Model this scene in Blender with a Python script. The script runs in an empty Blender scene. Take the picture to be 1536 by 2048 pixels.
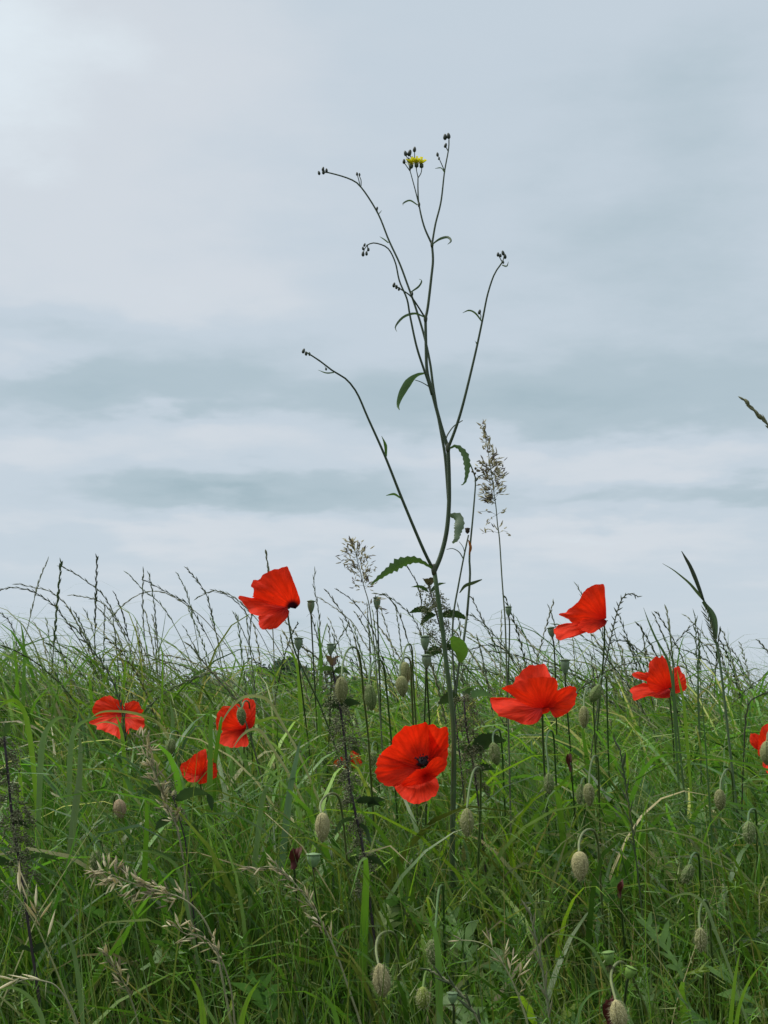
import bpy, math, random
import numpy as np
from mathutils import Matrix, Vector

random.seed(7)
rng = np.random.default_rng(7)
scene = bpy.context.scene
col = scene.collection

# ------------------------------------------------------------------ camera
F = 2600.0                      # focal length in photo pixels (photo is 1536 x 2048)
HORIZON = 1425.0                # photo row of the true horizon
PITCH = math.atan((HORIZON - 1024.0) / F)
CAM = np.array([0.0, 0.0, 0.65])
cam_data = bpy.data.cameras.new('camera')
cam = bpy.data.objects.new('camera', cam_data)
col.objects.link(cam)
cam.location = CAM
cam.rotation_euler = (math.pi / 2 + PITCH, 0, 0)
cam_data.sensor_fit = 'HORIZONTAL'
cam_data.sensor_width = 36.0
cam_data.lens = 36.0 * F / 1536.0
cam_data.clip_start = 0.02
cam_data.clip_end = 9000.0
scene.camera = cam

# ------------------------------------------------------------------ light and exposure
EXPOSURE = 1.45
SUN_EL, SUN_AZ = math.radians(60), math.radians(-75)   # azimuth clockwise from +Y
scene.view_settings.view_transform = 'Standard'
scene.view_settings.look = 'None'
scene.view_settings.exposure = EXPOSURE
scene.view_settings.gamma = 1.0
scene.view_settings.use_curve_mapping = False

sun_data = bpy.data.lights.new('sun', 'SUN')
sun_data.energy = 1.5
sun_data.angle = math.radians(50)
sun_data.color = (1.0, 0.97, 0.92)
sun = bpy.data.objects.new('sun', sun_data)
col.objects.link(sun)
sd = Vector((math.sin(SUN_AZ) * math.cos(SUN_EL), math.cos(SUN_AZ) * math.cos(SUN_EL), math.sin(SUN_EL)))
sun.rotation_euler = sd.to_track_quat('Z', 'Y').to_euler()
sun.location = (0, 0, 30)


def lin(r, g, b):
    f = lambda c: (c / 255 / 12.92) if c <= 10 else ((c / 255 + 0.055) / 1.055) ** 2.4
    return (f(r), f(g), f(b))


def make_world():
    w = bpy.data.worlds.new('World')
    scene.world = w
    w.use_nodes = True
    nt = w.node_tree
    nt.nodes.clear()
    N, L = nt.nodes.new, nt.links.new

    def math_(op, a, b=None, c=None):
        n = N('ShaderNodeMath'); n.operation = op
        for i, v in enumerate((a, b, c)):
            if v is None: continue
            if isinstance(v, (int, float)): n.inputs[i].default_value = v
            else: L(v, n.inputs[i])
        return n.outputs[0]
    tc = N('ShaderNodeTexCoord')
    sep = N('ShaderNodeSeparateXYZ'); L(tc.outputs['Generated'], sep.inputs[0])
    x, y, z = sep.outputs
    az = math_('ARCTAN2', x, y)
    el = math_('ARCSINE', z)
    # soft stratus layer: noise on a flat cloud deck seen in perspective
    zz = math_('ADD', math_('MAXIMUM', z, 0.0), 0.16)
    comb = N('ShaderNodeCombineXYZ')
    L(math_('DIVIDE', x, zz), comb.inputs[0]); L(math_('DIVIDE', y, zz), comb.inputs[1])

    def noise(scale, detail, rough, sx=1.0, sy=1.0, off=(0, 0, 0)):
        m = N('ShaderNodeMapping'); L(comb.outputs[0], m.inputs['Vector'])
        m.inputs['Scale'].default_value = (sx, sy, 1)
        m.inputs['Location'].default_value = off
        n = N('ShaderNodeTexNoise'); L(m.outputs[0], n.inputs['Vector'])
        n.inputs['Scale'].default_value = scale
        n.inputs['Detail'].default_value = detail
        n.inputs['Roughness'].default_value = rough
        return n.outputs['Fac']
    n1 = noise(1.5, 5, 0.5, 1.0, 0.9, (3.1, 1.7, 0))
    n2 = noise(4.2, 6, 0.55, 0.8, 0.9, (7.3, 2.2, 0))
    nw = noise(2.4, 4, 0.5, 1, 1, (1.3, 5.2, 0))
    nv = noise(5.0, 4, 0.5, 1, 1, (4.3, 8.2, 0))
    azw = math_('ADD', az, math_('MULTIPLY', math_('SUBTRACT', nw, 0.5), 0.20))
    elw = math_('ADD', el, math_('MULTIPLY', math_('SUBTRACT', nv, 0.5), 0.055))
    t = math_('ADD', 0.55, math_('MULTIPLY', math_('SUBTRACT', n1, 0.5), 0.42))
    t = math_('ADD', t, math_('MULTIPLY', math_('SUBTRACT', n2, 0.5), 0.24))
    t = math_('ADD', t, math_('MULTIPLY', math_('SUBTRACT', noise(11.0, 6, 0.6, 0.7, 1.0, (2.3, 9.2, 0)), 0.5), 0.12))
    # cloud banks: (photo column, row, half width, half height, lightness)
    banks = [(0, 110, 430, 370, .36), (240, 775, 360, 72, -.42), (120, 660, 420, 30, -.16), (40, 725, 110, 26, .22),
             (390, 850, 190, 46, .34), (60, 930, 260, 40, .16), (500, 985, 270, 42, -.36), (1240, 800, 420, 85, -.34), (800, 800, 160, 60, -.14),
             (1250, 925, 380, 36, .26), (760, 900, 230, 40, .14), (1380, 1000, 300, 34, -.26), (300, 1062, 560, 36, .20), (1150, 1085, 420, 38, .18),
             (60, 1090, 160, 34, -.12), (430, 560, 240, 60, .14), (1380, 560, 330, 170, -.16), (1440, 190, 240, 170, -.12), (700, 250, 320, 150, .07), (800, 1180, 1400, 70, .05)]
    for px, py, wx, wy, amp in banks:
        a = (px - 768) / F
        e = math.atan((HORIZON - py) / F)
        da = math_('DIVIDE', math_('SUBTRACT', azw, a), wx / F)
        de = math_('DIVIDE', math_('SUBTRACT', elw, e), wy / F)
        r2 = math_('ADD', math_('MULTIPLY', da, da), math_('MULTIPLY', de, de))
        g = math_('EXPONENT', math_('MULTIPLY', r2, -0.8))
        t = math_('ADD', t, math_('MULTIPLY', g, amp))
    ramp = N('ShaderNodeValToRGB'); L(t, ramp.inputs[0])
    cr = ramp.color_ramp
    cr.interpolation = 'EASE'
    stops = [(0.0, (150, 173, 182)), (0.30, (174, 191, 200)), (0.55, (194, 206, 216)), (0.78, (207, 214, 221)), (1.0, (224, 234, 240))]
    while len(cr.elements) < len(stops): cr.elements.new(0.5)
    for e_, (p, c) in zip(cr.elements, stops):
        e_.position = p; e_.color = (*lin(*c), 1)
    sky = N('ShaderNodeTexSky'); sky.sky_type = 'NISHITA'; sky.sun_disc = False
    sky.sun_elevation = SUN_EL; sky.sun_rotation = SUN_AZ
    b1 = N('ShaderNodeBackground'); L(sky.outputs[0], b1.inputs[0]); b1.inputs[1].default_value = 0.05
    b2 = N('ShaderNodeBackground'); L(ramp.outputs[0], b2.inputs[0]); b2.inputs[1].default_value = 1.05 / 2 ** EXPOSURE
    mix = N('ShaderNodeMixShader'); mix.inputs[0].default_value = 0.95
    L(b1.outputs[0], mix.inputs[1]); L(b2.outputs[0], mix.inputs[2])
    out = N('ShaderNodeOutputWorld'); L(mix.outputs[0], out.inputs[0])


make_world()


# ------------------------------------------------------------------ pixel -> world, curves, mesh builder
def P(px, py, Y):
    """point on the photo ray through (px, py) at forward distance Y"""
    u = (px - 768.0) / F
    v = (1024.0 - py) / F
    dy = math.cos(PITCH) - v * math.sin(PITCH)
    dz = math.sin(PITCH) + v * math.cos(PITCH)
    s = Y / dy
    return np.array([CAM[0] + u * s, Y, CAM[2] + dz * s])


def px_size(px, Y):
    return px * Y / F


def catmull(pts, n):
    pts = np.asarray(pts, float)
    k = len(pts)
    if k == 2:
        t = np.linspace(0, 1, n)[:, None]
        return pts[0] * (1 - t) + pts[1] * t
    q = np.vstack([2 * pts[0] - pts[1], pts, 2 * pts[-1] - pts[-2]])
    d = np.r_[0, np.cumsum(np.linalg.norm(np.diff(pts, axis=0), axis=1))]
    s = np.linspace(0, d[-1], n)
    i = np.clip(np.searchsorted(d, s, side='right') - 1, 0, k - 2)
    t = ((s - d[i]) / np.maximum(d[i + 1] - d[i], 1e-9))[:, None]
    p0, p1, p2, p3 = q[i], q[i + 1], q[i + 2], q[i + 3]
    return 0.5 * (2 * p1 + (p2 - p0) * t + (2 * p0 - 5 * p1 + 4 * p2 - p3) * t ** 2 + (3 * p1 - p0 - 3 * p2 + p3) * t ** 3)


def stalk(pts, n):
    """smooth curve sampled evenly between the traced points, so tight hooks stay round"""
    pts = np.asarray(pts, float); k = len(pts)
    q = np.vstack([2 * pts[0] - pts[1], pts, 2 * pts[-1] - pts[-2]])
    u = np.linspace(0, k - 1, n); i = np.minimum(u.astype(int), k - 2); t = (u - i)[:, None]
    p0, p1, p2, p3 = q[i], q[i + 1], q[i + 2], q[i + 3]
    return 0.5 * (2 * p1 + (p2 - p0) * t + (2 * p0 - 5 * p1 + 4 * p2 - p3) * t ** 2 + (3 * p1 - p0 - 3 * p2 + p3) * t ** 3)


def norm(v):
    v = np.asarray(v, float)
    return v / np.maximum(np.linalg.norm(v, axis=-1, keepdims=True), 1e-12)


def tangents(p):
    return norm(np.gradient(p, axis=0))


class MB:
    """collects vertices, faces and a per-vertex tint, then becomes ONE mesh object"""
    def __init__(self):
        self.v, self.f, self.c, self.uv, self.n = [], [], [], [], 0

    def add(self, v, f, c=(1, 1, 1), uv=None):
        v = np.asarray(v, float)
        self.v.append(v)
        self.f.extend([tuple(int(i) + self.n for i in q) for q in f])
        c = np.asarray(c, float)
        self.c.append(np.tile(c, (len(v), 1)) if c.ndim == 1 else c)
        self.uv.append(np.zeros((len(v), 2)) if uv is None else np.asarray(uv, float))
        self.n += len(v)
        return self

    def tube(self, pts, rad, sides=6, c=(1, 1, 1)):
        pts = np.asarray(pts, float); n = len(pts)
        rad = np.broadcast_to(np.asarray(rad, float), (n,)) if np.ndim(rad) == 0 else np.asarray(rad, float)
        T = tangents(pts)
        side = norm(np.cross(T, np.array([0.13, 1.0, 0.07])))
        nn = np.cross(side, T)
        a = np.arange(sides) * 2 * math.pi / sides
        ring = np.cos(a)[None, :, None] * side[:, None, :] + np.sin(a)[None, :, None] * nn[:, None, :]
        V = (pts[:, None, :] + ring * rad[:, None, None]).reshape(-1, 3)
        f = []
        for i in range(n - 1):
            for j in range(sides):
                k = (j + 1) % sides
                f.append((i * sides + j, i * sides + k, (i + 1) * sides + k, (i + 1) * sides + j))
        f.append(tuple(range(sides - 1, -1, -1)))
        f.append(tuple((n - 1) * sides + j for j in range(sides)))
        uv = np.stack([np.repeat(np.linspace(0, 1, n), sides), np.tile(np.arange(sides) / sides, n)], 1)
        return self.add(V, f, c, uv)

    def strip(self, pts, half, ref=(0, 1, 0), fold=0.0, c=(1, 1, 1), teeth=0, twist=0.0):
        """leaf or blade: three vertices per station, a folded midrib, optional teeth"""
        pts = np.asarray(pts, float); n = len(pts)
        half = np.asarray(half, float)
        T = tangents(pts)
        side = norm(np.cross(T, np.asarray(ref, float)))
        nn = np.cross(side, T)
        if twist:
            a = np.linspace(0, twist, n)[:, None]
            side, nn = side * np.cos(a) + nn * np.sin(a), nn * np.cos(a) - side * np.sin(a)
        hl, hr = half.copy(), half.copy()
        if teeth:
            i = np.arange(n); teeth = teeth * rng.uniform(.25, 1.5, n)
            hl = hl * (1 + teeth * np.where(i % 2 == 0, 1, -0.4)); hr = hr * (1 + teeth * np.where(i % 2 == 1, 1, -0.4))
        up = nn * fold
        V = np.concatenate([pts + side * hl[:, None] + up * hl[:, None], pts, pts - side * hr[:, None] + up * hr[:, None]], 0)
        f = []
        for i in range(n - 1):
            f.append((i, n + i, n + i + 1, i + 1))
            f.append((n + i, 2 * n + i, 2 * n + i + 1, n + i + 1))
        s = np.linspace(0, 1, n)
        uv = np.concatenate([np.stack([s, s * 0], 1), np.stack([s, s * 0 + .5], 1), np.stack([s, s * 0 + 1], 1)])
        return self.add(V, f, c, uv)

    def lathe(self, base, axis, prof, sides=8, c=(1, 1, 1), squash=1.0, wob=0.0):
        """prof: (height, radius) pairs along axis from base"""
        axis = norm(axis)
        ref = np.array([0.3, 1.0, 0.1])
        u = norm(np.cross(axis, ref)); w = np.cross(axis, u)
        a = np.arange(sides) * 2 * math.pi / sides
        rings = []
        for h, r in prof:
            rr = r * (1 + wob * np.cos(a * sides / 2))
            rings.append(base + axis * h + (np.cos(a) * rr)[:, None] * u + (np.sin(a) * rr * squash)[:, None] * w)
        V = np.concatenate(rings)
        f = []
        for i in range(len(prof) - 1):
            for j in range(sides):
                k = (j + 1) % sides
                f.append((i * sides + j, i * sides + k, (i + 1) * sides + k, (i + 1) * sides + j))
        f.append(tuple(range(sides - 1, -1, -1))); f.append(tuple((len(prof) - 1) * sides + j for j in range(sides)))
        uv = np.stack([np.repeat(np.linspace(0, 1, len(prof)), sides), np.tile(np.arange(sides) / sides, len(prof))], 1)
        return self.add(V, f, c, uv)

    def spikelet(self, p, d, L, w, c=(1, 1, 1)):
        d = norm(d); u = norm(np.cross(d, (0.2, 1.0, 0.15))); k = np.cross(d, u)
        V = np.array([p, p + d * L * .4 + u * w, p + d * L * .4 + k * w * .6, p + d * L * .4 - u * w, p + d * L * .4 - k * w * .6, p + d * L])
        f = [(0, 1, 2), (0, 2, 3), (0, 3, 4), (0, 4, 1), (5, 2, 1), (5, 3, 2), (5, 4, 3), (5, 1, 4)]
        return self.add(V, f, c)

    def build(self, name, mat, parent=None, origin=None, smooth=True, kind=None):
        me = bpy.data.meshes.new(name)
        v = np.concatenate(self.v)
        if origin is not None: v = v - np.asarray(origin)
        me.from_pydata(v.tolist(), [], self.f)
        finish_mesh(me, np.concatenate(self.c), np.concatenate(self.uv), smooth)
        return link(name, me, mat, parent, kind)


def finish_mesh(me, c, uv=None, smooth=True):
    at = me.color_attributes.new('tint', 'FLOAT_COLOR', 'POINT')
    at.data.foreach_set('color', np.column_stack([c, np.ones(len(c))]).astype(np.float32).ravel())
    if uv is not None:
        lay = me.uv_layers.new(name='UVMap')
        idx = np.empty(len(me.loops), np.int32); me.loops.foreach_get('vertex_index', idx)
        lay.data.foreach_set('uv', uv[idx].astype(np.float32).ravel())
    if smooth: me.polygons.foreach_set('use_smooth', np.ones(len(me.polygons), bool))
    me.update()


def link(name, me, mat, parent=None, kind=None):
    if mat is not None and len(me.materials) == 0: me.materials.append(mat)
    o = bpy.data.objects.new(name, me)
    col.objects.link(o)
    if parent is not None: o.parent = parent
    if kind: o['kind'] = kind
    return o


def thing(name, label, cat, base, group=None):
    o = bpy.data.objects.new(name, None)
    col.objects.link(o)
    o.location = base
    o.empty_display_size = 0.02
    o['label'] = label; o['category'] = cat
    if group: o['group'] = group
    return o


# ------------------------------------------------------------------ materials
def material(name, base, translucent=0.3, rough=0.5, spec=0.3, var=0.25, scale=60, bump=0.0, use_tint=True, trans_col=None, streak=False, dark_base=None):
    m = bpy.data.materials.new(name); m.use_nodes = True
    nt = m.node_tree; nt.nodes.clear(); N, L = nt.nodes.new, nt.links.new
    out = N('ShaderNodeOutputMaterial')
    pr = N('ShaderNodeBsdfPrincipled')
    pr.inputs['Roughness'].default_value = rough
    pr.inputs['Specular IOR Level'].default_value = spec
    tc = N('ShaderNodeTexCoord')
    nz = N('ShaderNodeTexNoise'); nz.inputs['Scale'].default_value = scale; nz.inputs['Detail'].default_value = 4
    if streak:
        mp = N('ShaderNodeMapping'); L(tc.outputs['UV'], mp.inputs[0]); mp.inputs['Scale'].default_value = streak
        L(mp.outputs[0], nz.inputs['Vector']); nz.inputs['Scale'].default_value = 1.0
    else:
        L(tc.outputs['Object'], nz.inputs['Vector'])
    mr = N('ShaderNodeMapRange'); L(nz.outputs['Fac'], mr.inputs[0])
    mr.inputs[1].default_value = .25; mr.inputs[2].default_value = .75
    mr.inputs[3].default_value = 1 - var; mr.inputs[4].default_value = 1 + var
    rgb = N('ShaderNodeRGB'); rgb.outputs[0].default_value = (*base, 1)
    c = rgb.outputs[0]
    if use_tint:
        at = N('ShaderNodeAttribute'); at.attribute_name = 'tint'
        mx = N('ShaderNodeMix'); mx.data_type = 'RGBA'; mx.blend_type = 'MULTIPLY'; mx.inputs[0].default_value = 1
        L(c, mx.inputs[6]); L(at.outputs['Color'], mx.inputs[7]); c = mx.outputs[2]
    vm = N('ShaderNodeVectorMath'); vm.operation = 'SCALE'; L(c, vm.inputs[0]); L(mr.outputs[0], vm.inputs['Scale']); c = vm.outputs[0]
    if dark_base:
        sp = N('ShaderNodeSeparateXYZ'); L(tc.outputs['UV'], sp.inputs[0])
        r2 = N('ShaderNodeMapRange'); r2.interpolation_type = 'SMOOTHSTEP'; L(sp.outputs[0], r2.inputs[0])
        r2.inputs[1].default_value = dark_base[1]; r2.inputs[2].default_value = dark_base[2]
        mx2 = N('ShaderNodeMix'); mx2.data_type = 'RGBA'; L(r2.outputs[0], mx2.inputs[0])
        mx2.inputs[6].default_value = (*dark_base[0], 1); L(c, mx2.inputs[7]); c = mx2.outputs[2]
    L(c, pr.inputs['Base Color'])
    if bump:
        b = N('ShaderNodeBump'); b.inputs['Strength'].default_value = bump; b.inputs['Distance'].default_value = 0.002
        L(nz.outputs['Fac'], b.inputs['Height']); L(b.outputs[0], pr.inputs['Normal'])
    if translucent > 0:
        tr = N('ShaderNodeBsdfTranslucent')
        if trans_col:
            mx3 = N('ShaderNodeMix'); mx3.data_type = 'RGBA'; mx3.blend_type = 'MULTIPLY'; mx3.inputs[0].default_value = 1
            L(c, mx3.inputs[6]); mx3.inputs[7].default_value = (*trans_col, 1); L(mx3.outputs[2], tr.inputs[0])
        else: L(c, tr.inputs[0])
        ms = N('ShaderNodeMixShader'); ms.inputs[0].default_value = translucent
        L(pr.outputs[0], ms.inputs[1]); L(tr.outputs[0], ms.inputs[2]); L(ms.outputs[0], out.inputs[0])
    else: L(pr.outputs[0], out.inputs[0])
    return m


M = {
    'grass': material('grass_blade_green', (1, 1, 1), .42, .42, .4, .18, 25, trans_col=(1.05, 1.15, .6)),
    'stem': material('stem_green', (1, 1, 1), 0, .55, .35, .2, 80),
    'rye': material('ryegrass_green', (1, 1, 1), 0.15, .6, .25, .25, 120),
    'straw': material('pale_dry_husk', (1, 1, 1), .5, .6, .25, .2, 150),
    'petal': material('poppy_petal_red', (.84, .040, .012), .36, .6, .14, .30, 1, bump=1.0, streak=(3.5, 44, 1), dark_base=((.46, .010, .008), .02, .5), trans_col=(1.15, .75, .4)),
    'petal_blotch': material('poppy_petal_red_blotched', (.84, .040, .012), .36, .6, .14, .30, 1, bump=1.0, streak=(3.5, 44, 1),
                             dark_base=((.02, .003, .012), .08, .2), trans_col=(1.1, .7, .4)),
    'withered': material('withered_petal', (.075, .018, .014), .2, .6, .2, .3, 200),
    'bud': material('hairy_bud', (1, 1, 1), .0, .8, .15, .28, 900, bump=.6),
    'capsule': material('seed_capsule', (.16, .22, .13), 0, .6, .25, .2, 300),
    'hair': material('bristle', (.20, .22, .11), .4, .6, .2, .1, 50),
    'bud_hair': material('bud_bristle', (.46, .44, .27), .5, .6, .2, .1, 50),
    'dark': material('stamen_dark', (.012, .006, .014), 0, .6, .3, .2, 100),
    'leaf': material('broad_leaf', (1, 1, 1), .35, .45, .4, .2, 90, bump=.2, trans_col=(1.05, 1.15, .6)),
    'nettle_stem': material('nettle_stem_dark', (.030, .020, .024), 0, .5, .4, .3, 60),
    'tassel': material('nettle_tassel', (1, 1, 1), .2, .8, .1, .3, 400),
    'yellow': material('yellow_floret', (.74, .68, .02), .5, .6, .2, .15, 100),
    'bark': material('tree_bark', (.08, .06, .045), 0, .9, .1, .3, 2),
    'far_leaf': material('tree_foliage', (.075, .115, .085), .3, .7, .1, .3, .6),  # distance haze put into the colour: foliage lighter and bluer
}


def ground_material():
    m = bpy.data.materials.new('soil_and_far_pasture'); m.use_nodes = True
    nt = m.node_tree; N, L = nt.nodes.new, nt.links.new
    pr = nt.nodes['Principled BSDF']; pr.inputs['Roughness'].default_value = .95; pr.inputs['Specular IOR Level'].default_value = .1
    tc = N('ShaderNodeTexCoord')
    nz = N('ShaderNodeTexNoise'); nz.inputs['Scale'].default_value = 6; nz.inputs['Detail'].default_value = 8; L(tc.outputs['Object'], nz.inputs['Vector'])
    rp = N('ShaderNodeValToRGB'); L(nz.outputs['Fac'], rp.inputs[0])
    rp.color_ramp.elements[0].position = .35; rp.color_ramp.elements[0].color = (.045, .036, .022, 1)
    rp.color_ramp.elements[1].position = .65; rp.color_ramp.elements[1].color = (.05, .085, .028, 1)
    L(rp.outputs[0], pr.inputs['Base Color'])
    b = N('ShaderNodeBump'); b.inputs['Strength'].default_value = .8; b.inputs['Distance'].default_value = .02
    L(nz.outputs['Fac'], b.inputs['Height']); L(b.outputs[0], pr.inputs['Normal'])
    return m


# ------------------------------------------------------------------ terrain: a bank whose crest falls away behind the flowers
def ground_z(x, y):
    y = np.asarray(y, float)
    a = np.clip(y - 3.0, 0, None)
    near = -0.13 * a * a / (a + 1.5)
    far = -7.0
    k = np.clip((y - 20) / 60, 0, 1); k = k * k * (3 - 2 * k)
    return near * (1 - k) + far * k + 0.02 * np.sin(np.asarray(x) * 3.1) * np.cos(y * 2.3) * (y < 8)


def terrain():
    ys = np.r_[-40, -15, -6, -3, np.arange(-2, 8.01, .25), np.geomspace(9, 6000, 44)]
    xs = np.r_[-np.geomspace(6000, 6, 24), np.arange(-5, 5.01, .35), np.geomspace(6, 6000, 24)]
    X, Y = np.meshgrid(xs, ys)
    Z = ground_z(X, Y)
    V = np.stack([X, Y, Z], -1).reshape(-1, 3)
    nx = len(xs)
    f = [(j * nx + i, j * nx + i + 1, (j + 1) * nx + i + 1, (j + 1) * nx + i) for j in range(len(ys) - 1) for i in range(nx - 1)]
    o = MB().add(V, f).build('ground', ground_material(), kind='structure')
    o['label'] = 'dark soil and pasture under the meadow'; o['category'] = 'ground'


terrain()


# ------------------------------------------------------------------ far trees beyond the crest
def far_tree(px, top, dist, wide, seed, label):
    r = np.random.default_rng(seed)
    top_p = P(px, top, dist)
    bz = float(ground_z(top_p[0], dist)); base = np.array([top_p[0], dist, bz - .1])
    H = top_p[2] - bz
    t = thing('far_tree', label, 'tree', base, 'trees beyond the field')
    tr = MB().tube(catmull([base, base + [.2, 0, H * .4], base + [0, .1, H * .85]], 8), np.linspace(.35, .06, 8), 7)
    for k in range(7):
        a = r.uniform(0, 6.28); h = H * r.uniform(.3, .7)
        tr.tube(catmull([base + [0, 0, h], base + [math.cos(a) * wide * .3, math.sin(a) * wide * .3, h + H * .1], base + [math.cos(a) * wide * .6, math.sin(a) * wide * .6, h + H * .22]], 5), np.linspace(.13, .03, 5), 5)
    tr.build('trunk', M['bark'], t, base)
    mb = MB()
    lobes = [(base + np.array([r.normal(0, wide * .3), r.normal(0, wide * .3), H * r.uniform(.32, .88)]), wide * r.uniform(.3, .5)) for _ in range(9)]
    for c, rad in lobes:
        n = 170
        d = norm(r.normal(size=(n, 3))); rr = rad * r.uniform(.35, 1.05, n) ** .6
        q = c + d * rr[:, None] * np.array([1, 1, .75])
        q[:, 2] = np.clip(q[:, 2], bz + H * .15, bz + H * 1.01)
        for i in range(n):
            s = r.uniform(.18, .45); u = norm(r.normal(size=3)); w = norm(np.cross(u, r.normal(size=3)))
            mb.add([q[i] - u * s, q[i] + w * s * .7, q[i] + u * s, q[i] - w * s * .7], [(0, 1, 2, 3)], np.ones(3) * r.uniform(.6, 1.3))
    mb.build('crown', M['far_leaf'], t, base, smooth=False)


for i, (px, top, dist, wide, lab) in enumerate([
        (425, 1322, 150, 4.5, 'far dark tree seen through grass beside a drooping red poppy'),
        (468, 1308, 140, 4.2, 'taller far tree seen through grass below a windblown poppy'),
        (520, 1318, 155, 4.6, 'far bushy tree showing under the poppy with dark petal base'),
        (575, 1300, 145, 4.0, 'far tree behind two seed capsules, tallest of its clump'),
        (622, 1306, 150, 4.6, 'far round tree behind the broad green blade and capsules'),
        (672, 1312, 160, 5.0, 'far tree behind the hooked bud stalks in the grass'),
        (722, 1324, 155, 4.2, 'low far tree at the end of the clump near hooked buds'),
        (1262, 1352, 165, 3.6, 'small lone far tree behind the grass between two poppies'),
        (1330, 1372, 170, 3.4, 'low lone far tree behind the poppy with a blade across it')]):
    far_tree(px, top, dist, wide, 50 + i, lab)


# places kept mostly clear of loose grass in front: (column, row, half width, half height, distance, share cleared)
CLEAR = [(825, 1525, 76, 84, 1.30, .95), (1068, 1390, 90, 64, 1.28, .95), (1318, 1355, 60, 46, 1.62, .92), (235, 1432, 58, 44, 1.72, .93), (473, 1445, 44, 54, 1.60, .93), (397, 1533, 40, 37, 1.42, .93),
         (1520, 1500, 28, 42, 1.55, .93), (300, 1768, 110, 36, 1.0, .75), (320, 1560, 36, 80, 1.12, .75), (560, 1748, 60, 30, 1.0, .7), (720, 1560, 34, 150, 1.14, .5), (25, 1620, 40, 150, 1.0, .5), (950, 1470, 60, 80, 1.36, .6),
         (645, 1645, 24, 60, .98, .8), (934, 1620, 22, 80, 1.02, .8), (1165, 1715, 30, 55, .94, .8), (763, 1940, 30, 70, .86, .8), (683, 1380, 24, 40, 1.06, .8), (985, 1930, 50, 50, .9, .7)]


def blocked(cx, cy, cz):
    """which rows of points (N, K) would stand in front of a cleared place"""
    dx, dy, dz = cx - CAM[0], cy - CAM[1], cz - CAM[2]
    f = dy * math.cos(PITCH) + dz * math.sin(PITCH)
    u = -dy * math.sin(PITCH) + dz * math.cos(PITCH)
    px, py = 768 + F * dx / f, 1024 - F * u / f
    out = np.zeros(len(cx), bool)
    for X, Yp, rx, ry, D, share in CLEAR:
        hit = ((((px - X) / rx) ** 2 + ((py - Yp) / ry) ** 2 < 1) & (cy < D)).any(1)
        out |= hit & (rng.random(len(cx)) < share)
    return out


def clump(x, y, k=0.0):
    """slow unevenness of the stand, about -1..1"""
    return (np.sin(x * 5.3 + y * 2.1 + k) + np.sin(x * 2.2 - y * 4.7 + 1.3 + k) + np.sin(x * 11.0 + y * 7.0 + 2.1 * k) * .7) / 2.7


# ------------------------------------------------------------------ the uncountable grass
def canopy(y):
    return np.interp(y, [.7, .9, 1.2, 1.6, 2.2, 2.8, 3.3, 6], [.37, .44, .53, .61, .685, .725, .73, .70])


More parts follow.
